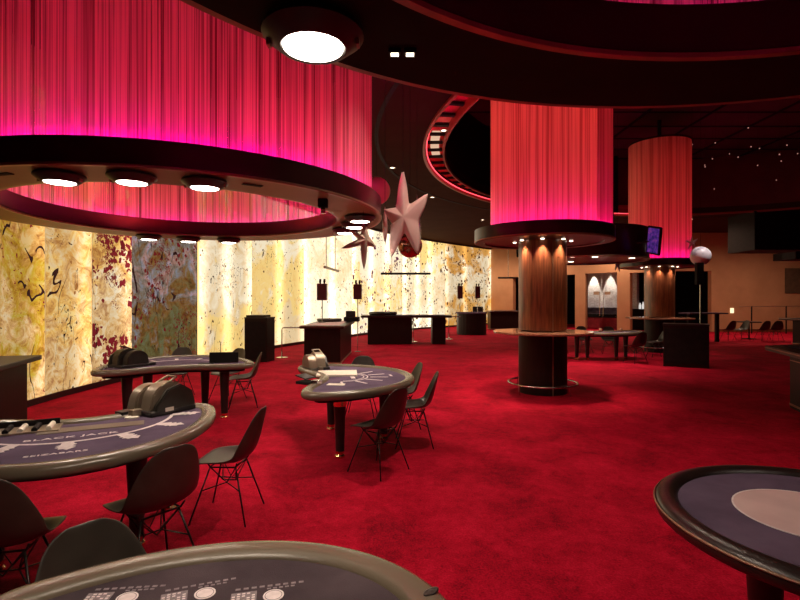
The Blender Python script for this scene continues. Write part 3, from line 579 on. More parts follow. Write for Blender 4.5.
# ---------------- columns ----------------
def column(c,label,rcol,rl,rf,rd,rc,ztop,lit,n_spots,seam=True):
    t=thing('round_column',label,'column',(c[0],c[1],0))
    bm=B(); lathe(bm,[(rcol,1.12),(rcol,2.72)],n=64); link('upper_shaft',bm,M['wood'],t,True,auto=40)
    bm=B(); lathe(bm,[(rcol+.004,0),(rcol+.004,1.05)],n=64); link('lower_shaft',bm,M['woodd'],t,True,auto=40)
    if seam:
        ang=math.atan2(-c[1],-c[0])+.42
        bm=B(); box(bm,rcol-.01,rcol+.008,-.008,.008,.0,2.7); link('seam_strip',bm,M['trim'],t,rot=(0,0,ang))
        bm=B(); box(bm,rcol-.01,rcol+.008,-.008,.008,.0,2.7); link('seam_strip',bm,M['trim'],t,rot=(0,0,ang-1.75))
    bm=B(); lathe(bm,[(rcol-.02,1.05),(rl-.02,1.05),(rl,1.06),(rl,1.085),(rl-.01,1.095),(rcol-.02,1.095)],n=72,closed=True); link('drinks_ledge',bm,M['ledge'],t,True,auto=30)
    bm=B(); tube(bm,[(rf*math.cos(2*PI*k/64),rf*math.sin(2*PI*k/64),.17) for k in range(64)],.018,8,closed=True); fr=link('foot_rail',bm,M['steel'],t,True)
    for k in range(4):
        a=k*PI/2+.6; bm=B(); tube(bm,[(rcol*math.cos(a),rcol*math.sin(a),.17),(rf*math.cos(a),rf*math.sin(a),.17)],.010,6); tube(bm,[(rf*math.cos(a),rf*math.sin(a),.17),(rf*math.cos(a),rf*math.sin(a),.0)],.010,6); link('bracket',bm,M['steel'],fr)
    zb=2.68
    bm=B(); lathe(bm,[(rcol-.02,zb+.02),(rd-.18,zb+.02),(rd-.17,zb),(rd-.02,zb),(rd,zb+.02),(rd,zb+.23),(rd-.03,zb+.23),(rd-.03,zb+.06),(rcol-.02,zb+.06)],n=96,closed=True); d=link('canopy_disc',bm,M['ringdark'],t,True,auto=30)
    bm=B(); lathe(bm,[(rd,zb+.004),(rd+.006,zb+.008),(rd+.006,zb+.028),(rd-.01,zb+.028)],n=96,closed=True); link('edge_trim',bm,M['trim'],d,True)
    bm=B(); lathe(bm,[(rd-.055,zb+.19),(rd-.04,zb+.19),(rd-.04,zb+.21),(rd-.055,zb+.21)],n=96,closed=True); link('led_strip',bm,M['led'],d,True)
    for k in range(n_spots):
        a=math.atan2(-c[1],-c[0])+(k-(n_spots-1)/2)*(2*PI/8); x,y=(rcol+.07)*math.cos(a),(rcol+.07)*math.sin(a)
        bm=B(); lathe(bm,[(0,0),(.03,0),(.03,-.012),(0,-.012)],n=16); link('spot_lens',bm,M['lens_small'],d,loc=(x,y,zb+.02))
        light('column_spot','SPOT',(c[0]+x,c[1]+y,zb-.01),lit,(1,.72,.5),.02,spot=80,blend=.8)
    curtain(c,'red string curtain around the '+('first column, tall and reaching the ceiling' if c is COL1 else 'second column, with its rounded top showing'),zb+.07,ztop,rc,M['curtain2'],96)
column(COL1,'round wooden column with a ledge and steel foot rail, nearest column',.42,.87,.60,1.21,.92,UP,60,7)
column(COL2,'round wooden column behind the dark podium, second and farther column',.44,1.0,.72,1.18,.906,6.6,34,5,False)
o_=curtain(COL1,'narrow second layer of red strings on the right side of the first column curtain',2.75,UP,1.17,M['curtain2'],48,R(-60),R(35))
# top cap of the second curtain
bm=B(); lathe(bm,[(0,0),(.93,0),(.93,.05),(0,.05)],n=64); o=link('curtain_cap',bm,M['blackm'],None,loc=(COL2[0],COL2[1],6.6)); tag(o,'dark round cap carrying the second column\'s string curtain','curtain cap')
bm=B(); tube(bm,[(COL2[0],COL2[1],6.65),(COL2[0],COL2[1],UP)],.06); o.parent=None; link('hanger',bm,M['blackm'],None).parent=o
o.children[0].matrix_parent_inverse=o.matrix_world.inverted() if False else Matrix.Translation((-COL2[0],-COL2[1],-6.6))

# ---------------- canopy over the bar with monitor screen ----------------
CX,CY=5.0,13.6
t=thing('round_canopy','dark round hanging canopy behind the nearest column, spots in its underside','canopy',(CX,CY,0))
bm=B(); lathe(bm,[(0,2.74),(1.5,2.74),(1.52,2.70),(1.58,2.70),(1.6,2.74),(1.6,3.5),(0,3.5)],n=96); link('drum',bm,M['ringdark'],t,True,auto=30)
bm=B(); lathe(bm,[(1.60,2.70),(1.62,2.70),(1.62,2.735),(1.60,2.735)],n=96,closed=True); link('edge_trim',bm,M['trim'],t,True)
for a in (.5,2.6,4.7):
    bm=B(); tube(bm,[(1.2*math.cos(a),1.2*math.sin(a),3.5),(1.2*math.cos(a),1.2*math.sin(a),UP)],.012,6); link('hanger_rod',bm,M['blackm'],t)
for px,py in ((569,255),(595,254),(632,256.5),(-1,0)):
    y=CY-1.25+ (0 if px<600 else .35); x=(px-400)/500*y
    if px<0: x,y=4.75,13.9  # extra spot added to brighten the felt of the table below
    if math.hypot(x-CX,y-CY)>1.42: x=CX+1.35*math.cos(math.atan2(y-CY,x-CX))
    bm=B(); lathe(bm,[(0,2.74),(.1,2.74),(.1,2.715),(.085,2.715),(0,2.715)],n=24); h=link('spot',bm,M['steel'],t,loc=(x-CX,y-CY,0))
    bm=B(); lathe(bm,[(0,2.7145),(.075,2.7145),(.07,2.708),(0,2.708)],n=24); link('lens',bm,M['lens_small'],h)
    light('canopy_light','SPOT',(x,y,2.68),70 if px>0 else 190,WARM,.06,spot=110,blend=.7)
t=thing('tilted_monitor','slim purple monitor tilted on a bracket beside the round canopy','monitor',(5.97,11.75,3.04))
bm=B(); box(bm,-.20,.20,-.03,.03,-.32,.34,.01); s=link('case',bm,M['blackm'],t,rot=(R(8),R(14),R(-72)))
bm=B(); box(bm,-.165,.165,-.034,-.029,-.28,.30); link('screen',bm,M['purple'],s)
bm=B(); tube(bm,[(0,.03,0),(-.1,.2,0),(-.19,.42,.0)],.02,8); link('bracket',bm,M['black'],t)
t=thing('small_hanging_monitor','small dim monitor hanging left of the nearest column','monitor',(3.72,15.0,3.1))
bm=B(); box(bm,-.24,.22,-.03,.03,-.17,.17,.01); s=link('case',bm,M['blackm'],t,rot=(R(-10),0,R(10)))
bm=B(); box(bm,-.2,.18,-.034,-.029,-.13,.13); link('screen',bm,M['green'],s)
bm=B(); tube(bm,[(0,.04,.1),(0,.04,CEIL-3.1)],.012,6); link('hanger_rod',bm,M['blackm'],t)

# ---------------- gaming tables ----------------
def outline(a,b,r,y0,n=56):
    P=[]
    for i in range(n): t=PI*i/(n-1); P.append((a*math.cos(t),b*math.sin(t)))
    for i in range(1,12): t=PI/2*i/11; P.append((-a+r-r*math.cos(t),-r*math.sin(t)))
    xa=a-r
    for i in range(1,29): x=-xa+2*xa*i/29; P.append((x,-r+(y0+r)*(.5+.5*math.cos(PI*x/xa))))
    for i in range(0,11): t=PI/2*i/11; P.append((a-r+r*math.sin(t),-r*math.cos(t)))
    return P
def inset(P,d):
    k=len(P); out=[]
    for i in range(k):
        a=Vector(P[i-1]);b=Vector(P[(i+1)%k]); t=(b-a).normalized(); n=Vector((-t.y,t.x)); p=Vector(P[i])+n*d; out.append((p.x,p.y))
    return out
def sweep(bm,P,prof,closed=False):
    rings=[]
    for d,z in prof: rings.append([bm.verts.new((x,y,z)) for x,y in inset(P,d)])
    k=len(P); m=len(prof)
    for j in range(m if closed else m-1):
        A=rings[j];Bq=rings[(j+1)%m]
        for i in range(k): bm.faces.new([A[i],A[(i+1)%k],Bq[(i+1)%k],Bq[i]])
    return rings
def gaming_table(label,cat_name,c,th,a,b,r,y0,legs,rim='leather',felt='felt',padw=.115,group=None,brass_top=False):
    t=thing(cat_name,label,'gaming table',(c[0],c[1],0),th,group)
    P=outline(a,b,r,y0) if b else [(a*math.cos(2*PI*i/72),a*math.sin(2*PI*i/72)) for i in range(72)]
    bm=B(); g=sweep(bm,P,[(padw,.735),(.02,.70),(.004,.712),(0,.73),(.0,.748),(.010,.764),(.03,.775),(.055,.779),(padw-.03,.774),(padw-.012,.764),(padw-.004,.750),(padw,.735)]); link('armrest',bm,M[rim],t,True,auto=50)
    bm=B(); prism(bm,inset(P,padw-.012),.735,.752); link('felt_top',bm,M[felt],t)
    bm=B(); prism(bm,inset(P,.13),.66,.735); link('apron',bm,M['blackm'],t)
    for lx,ly in legs:
        bm=B(); lathe(bm,[(0,.07),(.044,.07),(.052,.3),(.066,.58),(.07,.645),(0,.645)],n=24); lg=link('leg',bm,M['black'],t,True,auto=40,loc=(lx,ly,0))
        bm=B(); lathe(bm,[(0,0),(.05,0),(.052,.02),(.04,.035),(.045,.07),(0,.07)],n=20); link('brass_foot',bm,M['brass'],lg,True,auto=40)
        if brass_top: bm=B(); lathe(bm,[(.0,.54),(.067,.54),(.074,.645),(0,.645)],n=24); link('brass_collar',bm,M['brass'],lg,True,auto=40)
    return t
def arc_pts(cx,cy,ra,rb,a0,a1,n=40): return [(cx+ra*math.cos(a0+(a1-a0)*i/n),cy+rb*math.sin(a0+(a1-a0)*i/n)) for i in range(n+1)]
ZP=.7522
def bj_print(t,ra,rb,cy,n,ln,w,a0=R(12),a1=R(168),dbl=False,wig=False):
    pts=arc_pts(0,cy,ra,rb,a0,a1); bm=B(); strip(bm,pts,w*.55,ZP,ZP+.0015)
    if dbl: strip(bm,arc_pts(0,cy,ra-.045,rb-.045,a0+.1,a1-.1),w*.4,ZP,ZP+.0015)
    for i in range(n):
        a=a0+(a1-a0)*(i+.0)/(n-1); x,y=ra*math.cos(a),cy+rb*math.sin(a); dx,dy=math.cos(a),math.sin(a)
        if wig:
            q=[(x+dx*ln*s,y+dy*ln*s) for s in [k/6 for k in range(7)]]
            strip(bm,q,w*1.5,ZP+.0016,ZP+.003)
            qq=[(x+dx*ln*(.35+.65*k/6)+dy*.012*(-1)**k,y+dy*ln*(.35+.65*k/6)-dx*.012*(-1)**k) for k in range(7)]; strip(bm,qq,w*1.9,ZP+.0031,ZP+.0045)
        else: strip(bm,[(x+dx*.03,y+dy*.03),(x+dx*ln*.5,y+dy*ln*.5),(x+dx*ln,y+dy*ln)],w,ZP+.0016,ZP+.003)
    link('layout_print',bm,M['print'],t)
TAB4=[(-.38,.6),(.38,.6),(-.6,.05),(.6,.05)]
T1c,T1r=(-2.379,3.735),-2.682
T1=gaming_table('blackjack table with violet felt and white lettering at the left edge','blackjack_table',T1c,T1r,.94,1.205,.245,.0,TAB4)
bj_print(T1,.62,.62,.02,7,.17,.045,R(8),R(172),wig=True)
text_part('lettering','BLACK JACK',.062,M['print'],T1,(0,.50,ZP),PI,1.35,.9)
text_part('lettering','SEIZABARS',.045,M['print'],T1,(.03,.89,ZP),PI,1.3,.9)
bm=B(); box(bm,-.42,.22,.22,.36,ZP,ZP+.004,.001); link('tray_cover',bm,noisy('brown_tray_cover',(.16,.12,.09),(.2,.15,.11),5,.5),T1)
# chip tray and rack at dealer side
def chip_tray(p,rz,parent_label):
    t=thing('chip_tray',parent_label,'chip tray',p,rz)
    bm=B(); box(bm,-.26,.26,-.1,.1,0,.012,.003); link('tray_base',bm,M['silver'],t)
    bm=B(); box(bm,-.24,.24,.10,.12,.0,.05,.004); link('back_rail',bm,M['blackm'],t)
    for k in range(6):
        bm=B(); tube(bm,[(-.2+.08*k,-.085,.02),(-.2+.08*k,.085,.02)],.018,10); link('chip_row',bm,M['paper'] if k%2 else M['blackm'],t)
def loc2w(c,th,x,y): return (c[0]+x*math.cos(th)-y*math.sin(th),c[1]+x*math.sin(th)+y*math.cos(th))
p=loc2w(T1c,T1r,.36,.20); chip_tray((p[0],p[1],.7535),T1r+PI,'silver chip tray on the near left blackjack table')
T2c,T2r=(-2.98,6.70),.432
T2=gaming_table('blackjack table before the dim blue art panel, long curved violet top','blackjack_table',T2c,T2r,1.0,1.38,.225,-.03,TAB4)
bj_print(T2,.62,.80,.05,7,.17,.05)
T3c,T3r=(-.951,5.77),-1.353
T3=gaming_table('egg shaped blackjack table with violet felt standing alone mid room','blackjack_table',T3c,T3r,1.12,1.12,.21,.02,[(.577,.2),(-.577,.2),(0,.78)],brass_top=True)
bj_print(T3,.34,.36,.22,8,.24,.026,R(2),R(178),dbl=True)
bm=B(); strip(bm,[(-.14,.40),(.14,.40)],.05,ZP,ZP+.002); strip(bm,[(-.06,.86),(.06,.86)],.025,ZP,ZP+.002); link('layout_lettering',bm,M['print'],T3)
TN=gaming_table('near card table with dark plum felt and padded taupe edge, bottom left','card_table',(-.65,1.002),-.822+0,.76,.94,.2,.05,[(-.35,.4),(.35,.4),(-.5,.0),(.5,.0)],felt='feltd',padw=.125)
# bets on the near table: discs with small print (placed in table space)
def to_local(c,th,X,Y): dx,dy=X-c[0],Y-c[1]; return (dx*math.cos(th)+dy*math.sin(th),-dx*math.sin(th)+dy*math.cos(th))
def px2w(px,py,z=.755): D=500*(1.65-z)/(py-300); return ((px-400)/500*D,D)
TNc=(-.65,1.002); TNr=-.822
for k,(px,py) in enumerate(((205,592.5),(273.5,594.5),(127,597))):
    X,Y=px2w(px,py); lx,ly=to_local(TNc,TNr,X,Y); ang=.35-TNr+(-.12*k)
    h=bpy.data.objects.new('bet_print',None); C.objects.link(h); h.parent=TN; h.location=(lx,ly,ZP); h.rotation_euler=(0,0,ang)
    bpy.data.objects.remove(h)
    bm=B(); lathe(bm,[(0,0),(.031,0),(.031,.0012),(0,.0012)],n=32); o=link('bet_circle',bm,M['print'],TN,loc=(lx,ly,ZP),rot=(0,0,ang))
    bm=B(); lathe(bm,[(.024,.0013),(.026,.0013),(.026,.0016),(.024,.0016)],n=32,closed=True); link('inner_ring',bm,M['printg'],o)
    bm=B(); box(bm,-.125,-.05,-.028,.036,0,.001); link('paytable',bm,M['printg'],o)
    bm=B(); 
    for r_ in range(5):
        for q in range(5):
            if (r_*3+q)%4: box(bm,-.122+q*.0145,-.113+q*.0145,-.024+r_*.012,-.018+r_*.012,.001,.0016)
    link('fine_print',bm,M['print'],o)
    bm=B()
    for q in range(9): box(bm,-.115+q*.024,-.100+q*.024,.050,.060,0,.001)
    for q in range(5): box(bm,-.02+q*.018,-.008+q*.018,.036,.043,0,.001)
    link('small_print',bm,M['printg'],o)
    bm=B(); box(bm,-.10,-.06,-.044,-.034,0,.001); link('small_label',bm,M['print'],o)
# dark slot on the near armrest
X,Y=px2w(431,591,.78); lx,ly=to_local(TNc,TNr,X,Y)
bm=B(); lathe(bm,[(0,0),(.03,0),(.030,.004),(.022,.004),(0,.002)],n=24); o=link('cup_holder',bm,M['leatherd'],TN,True,loc=(lx,ly,.776)); o.scale=(.5,1.0,1)
# round table at right
RT=(1.775,2.02)
t=gaming_table('round table with dark blue felt and a pale disc at the right edge','round_card_table',RT,0,.665,0,0,0,[(-.3,0),(.2,-.3),(.2,.3)],rim='leatherd',padw=.10)
bm=B(); lathe(bm,[(0,0),(.272,0),(.272,.002),(0,.002)],n=64); o=link('pale_disc',bm,M['pink'],t,loc=(-.055,.07,ZP))
bm=B(); lathe(bm,[(.272,0),(.279,0),(.279,.003),(.272,.003)],n=64,closed=True); link('disc_border',bm,M['print'],o)
bm=B(); lathe(bm,[(.666,.775-.03),(.671,.75),(.666,.757)],n=96,closed=True); link('edge_line',bm,M['trim'],t,True)
# card shuffler machines
def make_shuffler(label,metal=M['silver']):
    t=thing('card_shuffler',label,'card shuffler')
    def side_prof(pts,x0,x1,bevel=.008):
        bm=B(); a=[bm.verts.new((x0,y,z)) for y,z in pts]; b=[bm.verts.new((x1,y,z)) for y,z in pts]
        bm.faces.new(a); bm.faces.new(b)
        for i in range(len(pts)): bm.faces.new([a[i],a[(i+1)%len(pts)],b[(i+1)%len(pts)],b[i]])
        bmesh.ops.recalc_face_normals(bm,faces=bm.faces)
        es=[e for e in bm.edges if abs(e.verts[0].co.x-e.verts[1].co.x)<1e-6]
        bmesh.ops.bevel(bm,geom=es,offset=bevel,segments=2,affect='EDGES'); return bm
    drum=[(-.14,.03)]+[(.01+.135*math.cos(a),.085+.12*math.sin(a)) for a in [PI-.15-i*(PI-.0)/16 for i in range(15)]]+[(.15,.03)]
    link('drum',side_prof(drum,-.055,.065),metal,t,True,auto=35)
    drum2=[(-.17,.03)]+[(-.03+.125*math.cos(a),.08+.105*math.sin(a)) for a in [PI-.2-i*(PI-.2)/14 for i in range(14)]]+[(.10,.03)]
    link('card_wheel_cover',side_prof(drum2,-.16,-.062),metal,t,True,auto=35)
    link('side_plate',side_prof([(-.13,.0),(.17,.0),(.17,.05),(.15,.13),(.06,.19),(-.04,.16),(-.12,.06)],.067,.105),M['plastic'],t,True,auto=35)
    bm=B(); box(bm,-.165,.11,-.16,.17,0,.032,.006); link('base',bm,M['plasticd'],t)
    bm=B(); box(bm,-.155,-.065,-.25,-.16,0,.03,.005); bmesh.ops.translate(bm,vec=(0,0,0),verts=bm.verts); link('card_shoe',bm,M['black'],t)
    bm=B(); box(bm,-.05,.0,-.22,-.15,.0,.045,.006); link('output_tray',bm,metal,t)
    f=bm=B()
    for s in ((-.05,-.035),(.045,.06)): box(bm,s[0],s[1],.0,.14,.205,.217,.003)
    box(bm,-.05,.06,.128,.14,.205,.217,.003); box(bm,-.05,.06,.0,.012,.195,.217,.003)
    link('card_frame',bm,metal,t,rot=(R(24),0,0),loc=(0,.02,-.015))
    bm=B(); box(bm,.105,.112,-.06,.0,.02,.045,.002); link('badge',bm,M['paper'],t)
    return t
sh=make_shuffler('taupe card shuffler on the near left blackjack table')
p=px2w(164,411); sh.scale=(1.18,1.18,1.18); sh.location=(p[0],p[1],.7535); sh.rotation_euler=(0,0,R(-32))
s2=copy_tree(sh); s2['label']='dark card shuffler on the table before the blue art panel'; p=px2w(122,367); s2.location=(p[0]+.02,p[1]+.1,.7535); s2.rotation_euler=(0,0,R(150))
for ch in s2.children:
    ch.data=ch.data.copy()
    if ch.data.materials[0]==M['silver']: ch.data.materials[0]=M['plastic']
s3=copy_tree(sh); s3['label']='taupe card shuffler on the egg shaped table mid room'; p=px2w(317,368.5); s3.location=(p[0],p[1],.7535); s3.rotation_euler=(0,0,R(30)); s3.scale=(1.05,1.05,1.05)
# papers and tray on the middle table
p=px2w(337,374); bm=B(); box(bm,-.24,.24,-.2,.2,0,.02,.004); o=link('paper_pad',bm,M['paper'],None,loc=(p[0],p[1],.7535),rot=(0,0,R(6))); tag(o,'cream paper pad lying on the egg shaped table','paper')
p=px2w(336,384.5); bm=B(); box(bm,-.09,.09,-.05,.05,0,.006,.001); o=link('playing_cards',bm,M['paper'],None,loc=(p[0],p[1],.7535),rot=(0,0,R(-8))); tag(o,'small stack of white cards in front of the cream pad','cards')
t=thing('discard_holder','black discard holder on the near arm of the egg shaped table','card holder',(*px2w(312,384),.7535),R(-30))
bm=B(); box(bm,-.16,.02,-.08,.08,0,.03,.004); link('base',bm,M['blackm'],t); bm=B(); box(bm,-.17,-.02,-.08,.08,.0,.012,.003); link('lid',bm,M['black'],t,loc=(0,0,.05),rot=(0,R(12),0))
bm=B(); box(bm,.02,.1,-.04,.05,0,.05,.006); link('holder_side',bm,M['steel'],t)
# small round disc on T1, cards on T2
p=px2w(132,417.5); bm=B(); lathe(bm,[(0,0),(.05,0),(.05,.008),(.02,.012),(0,.012)],n=24); o=link('dealer_button',bm,M['paper'],None,loc=(p[0],p[1],.7535)); tag(o,'round cream dealer button beside the near shuffler','dealer button')
t=thing('card_screen','small black screen standing on the far table by its right end','screen',(*px2w(224,362.5),.7535),R(8))
bm=B(); box(bm,-.2,.2,-.015,.015,0,.15,.006); link('panel',bm,M['blackm'],t); bm=B(); box(bm,-.1,.1,-.04,.04,0,.008,.002); link('foot',bm,M['blackm'],t)
p=px2w(206,363.5); bm=B(); box(bm,-.1,.1,-.05,.05,0,.006,.001); o=link('score_cards',bm,M['blackm'],None,loc=(p[0],p[1],.7535),rot=(0,0,.3)); tag(o,'few dark cards lying beside the small black screen','cards')

# ---------------- shell chairs ----------------
def shell_bm():
    prof=[(.225,.425,.17,0),(.21,.443,.20,.0),(.15,.447,.222,.012),(.05,.437,.232,.03),(-.05,.432,.235,.045),(-.12,.440,.232,.06),(-.17,.475,.228,.07),(-.20,.54,.226,.07),(-.222,.62,.208,.055),(-.240,.70,.182,.04),(-.256,.77,.150,.022),(-.264,.81,.112,.012),(-.268,.83,.055,.005)]
    bm=B(); rows=[]; m=14
    for i,(y,z,w,cv) in enumerate(prof):
        a=prof[max(i-1,0)];b=prof[min(i+1,len(prof)-1)]; ty,tz=b[0]-a[0],b[1]-a[1]; l=math.hypot(ty,tz); ny,nz=tz/l,-ty/l   # normal towards sitter
        row=[]
        for j in range(m+1):
            u=-1+2*j/m; c=cv*abs(u)**2.6; row.append(bm.verts.new((w*u*(1-.03*u*u),y+ny*c,z+nz*c)))
        rows.append(row)
    for i in range(len(rows)-1):
        for j in range(m): bm.faces.new([rows[i][j],rows[i][j+1],rows[i+1][j+1],rows[i+1][j]])
    return bm
def make_chair():
    t=thing('shell_chair','chair','chair')
    s=link('shell',shell_bm(),M['plastic'],t,True); sd=s.modifiers.new('thick','SOLIDIFY'); sd.thickness=.009; sd.offset=0; ss=s.modifiers.new('sub','SUBSURF'); ss.levels=1; ss.render_levels=1
    hubs=[(-.11,.10),(.11,.10),(-.11,-.09),(.11,-.09)]; feet=[(-.21,.22),(.21,.22),(-.21,-.20),(.21,-.20)]
    for (hx_,hy_),(fx,fy) in zip(hubs,feet):
        bm=B(); tube(bm,[(hx_,hy_,.41),(fx,fy,.006)],.0065,6); link('leg',bm,M['wire'],t,True)
    bm=B()
    for s_ in (-1,1):
        tube(bm,[(s_*.12,.10,.405),(s_*.12,-.09,.405)],.006,6); tube(bm,[(-.12,s_*.095+.005,.405),(.12,s_*.095+.005,.405)],.006,6)
        tube(bm,[(s_*.11,.10,.40),(s_*.05,.0,.27),(s_*.11,-.09,.40)],.0045,6); tube(bm,[(s_*.15,.145,.24),(s_*.05,.0,.27),(s_*.15,-.135,.24)],.0045,6)
        tube(bm,[(-.11,s_*.095,.40),(0,s_*.05,.27),(.11,s_*.095,.40)],.0045,6)
    tube(bm,[(-.05,0,.27),(.05,0,.27)],.0045,6); tube(bm,[(0,.05,.27),(0,-.05,.27)],.0045,6)
    for s_ in (-1,1):
        for q in (-1,1): tube(bm,[(s_*.12,q*.095,.405),(s_*.14,q*.11,.442)],.006,6)
    link('wire_frame',bm,M['wire'],t,True); return t
ch0=make_chair(); cu=False
def chair(x,y,fx,fy,label,group):
    global cu
    o=ch0 if not cu else copy_tree(ch0); cu=True
    o.location=(x,y,0); o.rotation_euler=(0,0,math.atan2(-fx,fy)); o['label']=label; o['group']=group; return o
G='shell chairs around the gaming tables'
chair(-1.31,3.84,-1,.05,'dark shell chair side on, right of the near left blackjack table',G)
chair(-1.47,2.97,-.8,.6,'black shell chair seen from behind at the near left blackjack table',G)
chair(-2.0,2.55,-.24,.97,'black shell chair cropped by the left edge of the photo',G)
chair(-.95,1.68,.80,-.6,'grey brown shell chair back rising behind the near card table',G)
chair(-.20,4.82,-.78,.62,'black shell chair seen from behind at the egg shaped table',G)
chair(.17,5.72,-1,.0,'dark shell chair side on, right of the egg shaped table',G)
chair(.02,6.50,-1,-.25,'shell chair beyond the right tip of the egg shaped table',G)
chair(-.55,7.08,-.05,-1,'shell chair back showing over the far rim of the egg shaped table',G)
chair(-2.42,7.75,-.95,-.3,'brown shell chair at the right end of the table before the art wall',G)
chair(-2.85,8.30,-.5,-.9,'brown shell chair just behind the right end of the table before the art wall',G)
chair(-3.75,8.45,.1,-1,'shell chair tucked behind the middle of the table before the art wall',G)

# ---------------- counters and podiums at the back ----------------
def counter(label,x0,x1,y0,y1,h,over=.06,name='gaming_counter',rz=0,top='felt',edge=True,cat='counter'):
    cx,cy=(x0+x1)/2,(y0+y1)/2; w,d=(x1-x0)/2,(y1-y0)/2
    t=thing(name,label,cat,(cx,cy,0),rz)
    bm=B(); box(bm,-w,w,-d,d,.0,h-.08,.01); bd=link('body',bm,M['woodd'],t)
    bm=B(); box(bm,-w-.012,w+.012,-d-.012,d+.012,.02,.06,.004); link('plinth_band',bm,M['trim'] if edge else M['black'],bd)
    bm=B(); box(bm,-w-over,w+over,-d-over,d+over,h-.08,h,.02); tp=link('top',bm,M['leatherd'],t)
    if edge: bm=B(); box(bm,-w-over-.004,w+over+.004,-d-over-.004,d+over+.004,h-.035,h-.02,.004); link('edge_line',bm,M['trim'],tp)
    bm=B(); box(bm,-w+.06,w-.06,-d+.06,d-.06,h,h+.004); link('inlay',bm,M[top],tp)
    return t
# podium A
def podium(label,x,y,w,d,h,rz=0,step=True):
    t=thing('podium',label,'podium',(x,y,0),rz)
    bm=B(); box(bm,-w/2,w/2,-d/2,d/2,0,h-.05,.008); link('body',bm,M['woodd'],t)
    bm=B(); box(bm,-w/2-.01,w/2+.01,-d/2,d/2+.01,h-.05,h-.01,.006); link('top',bm,M['black'],t)
    if step: bm=B(); box(bm,-w/2+.02,w/2-.12,-d/2+.05,d/2,h-.01,h+.045,.005); link('raised_lip',bm,M['black'],t)
    bm=B(); box(bm,-w/2+.03,w/2-.03,-d/2-.004,-d/2+.002,.08,h-.12,.002); link('front_panel',bm,M['blackm'],t); return t
podium('tall black podium standing before the yellow art panel',-3.80,13.55,.64,.5,1.20,R(-10))
podium('dark wooden podium standing in front of the second column',7.14,12.5,.98,.6,1.07,R(-29),False)
# table B
counter('black gaming counter with pale pink top, below the first sign lamp',-2.45,-1.52,12.75,15.6,1.0,.1,top='pink')
tt=thing('chip_machine','dark equipment box on the counter below the first sign lamp','equipment',(-1.32,15.0,1.004))
bm=B(); box(bm,-.35,.1,-.2,.2,0,.14,.02); link('case',bm,M['blackm'],tt); bm=B(); box(bm,-.3,-.02,-.1,.1,.14,.32,.02); link('screen',bm,M['black'],tt)
tt=thing('roulette_bowl','low dark gaming tray on the counter below the first sign lamp','gaming tray',(-2.12,15.0,1.004))
bm=B(); lathe(bm,[(0,0),(.34,0),(.38,.05),(.36,.09),(.3,.07),(0,.03)],n=36); link('bowl',bm,M['leatherd'],tt,True); bm=B(); lathe(bm,[(0,.03),(.05,.03),(.02,.1),(0,.12)],n=12); link('spindle',bm,M['steel'],tt,True)
# table C (long, on a body and end panel)
t=thing('long_gaming_counter','long black gaming counter with an open kneehole beneath its right half','counter',(.2,19.0,0))
bm=B(); box(bm,-1.40,.25,-.45,.45,0,.99,.01); link('body',bm,M['woodd'],t)
bm=B(); box(bm,1.0,1.5,-.40,.45,0,.99,.01); link('end_panel',bm,M['woodd'],t)
bm=B(); box(bm,-1.65,1.72,-.55,.6,.99,1.08,.02); tp=link('top',bm,M['leatherd'],t); bm=B(); box(bm,-.5,1.5,-.42,.45,1.08,1.085); link('inlay',bm,M['felt'],tp)
bm=B(); lathe(bm,[(0,1.085),(.5,1.085),(.55,1.14),(.52,1.2),(.42,1.16),(0,1.1)],n=40); link('wheel_bowl',bm,M['black'],tp,True,loc=(-.85,0,0))
# table D
t=thing('rounded_gaming_counter','small rounded black counter before the farthest art panel','counter',(3.45,24.0,0))
pr=[(-.68,.45),(-.68,-.1)]+[(.68*math.cos(a),-.1+.45*math.sin(a)) for a in [PI+i*PI/12 for i in range(1,12)]]+[(.68,-.1),(.68,.45)]
bm=B(); prism(bm,pr,0,1.0); link('body',bm,M['woodd'],t); bm=B(); prism(bm,[(x*1.06,y*1.08) for x,y in pr],1.0,1.07); link('top',bm,M['felt'],t)
counter('low black counter beyond the nearest column, before the ochre wall',5.0,7.2,27.6,28.6,1.05,.08,top='feltd')
tt=thing('screen_box','small dark screen standing between the far counters','equipment',(4.2,27,0)); bm=B(); box(bm,-.3,.3,-.2,.2,0,1.0,.01); link('stand',bm,M['blackm'],tt); bm=B(); box(bm,-.28,.28,-.05,.05,1.0,1.3,.02); link('screen',bm,M['black'],tt)
# near-left cabinet
t=thing('bar_cabinet','black cabinet with projecting top cropped by the left edge','cabinet',(-4.25,4.85,0),R(17))
bm=B(); box(bm,-.45,.40,-.5,.40,.0,1.0,.01); link('body',bm,M['woodd'],t); bm=B(); box(bm,-.5,.5,-.55,.50,1.0,1.05,.008); link('top',bm,M['black'],t)
# right-hand tables
t=thing('corner_counter','dark pointed counter with bronze edge line, nearest counter at the right edge','counter',(0,0,0))
hp=[(5.77,7.9),(7.8,8.6),(7.9,6.3),(5.33,6.65)]; hb=[(5.99,7.68),(7.7,8.3),(7.8,6.45),(5.70,6.8)]
bm=B(); prism(bm,hb,0,.86); bd=link('body',bm,M['woodd'],t); bm=B(); prism(bm,hp,.86,.93); tp=link('top',bm,M['leatherd'],t)
bm=B(); strip(bm,hp+[hp[0]],.012,.895,.91); link('edge_line',bm,M['trim'],tp)
bm=B(); strip(bm,hb+[hb[0]],.02,.04,.07); link('foot_trim',bm,M['trim'],bd)
bm=B(); strip(bm,hb+[hb[0]],.012,.72,.735); link('body_trim',bm,M['trim'],bd)
bm=B(); prism(bm,[(x*.8+.2*6.7,y*.8+.2*7.36) for x,y in hp],.93,.933); link('inlay',bm,M['feltd'],tp)
t=counter('dark counter at the right edge, behind the near counter',14.6,17.4,17.4,18.6,.98,.3)
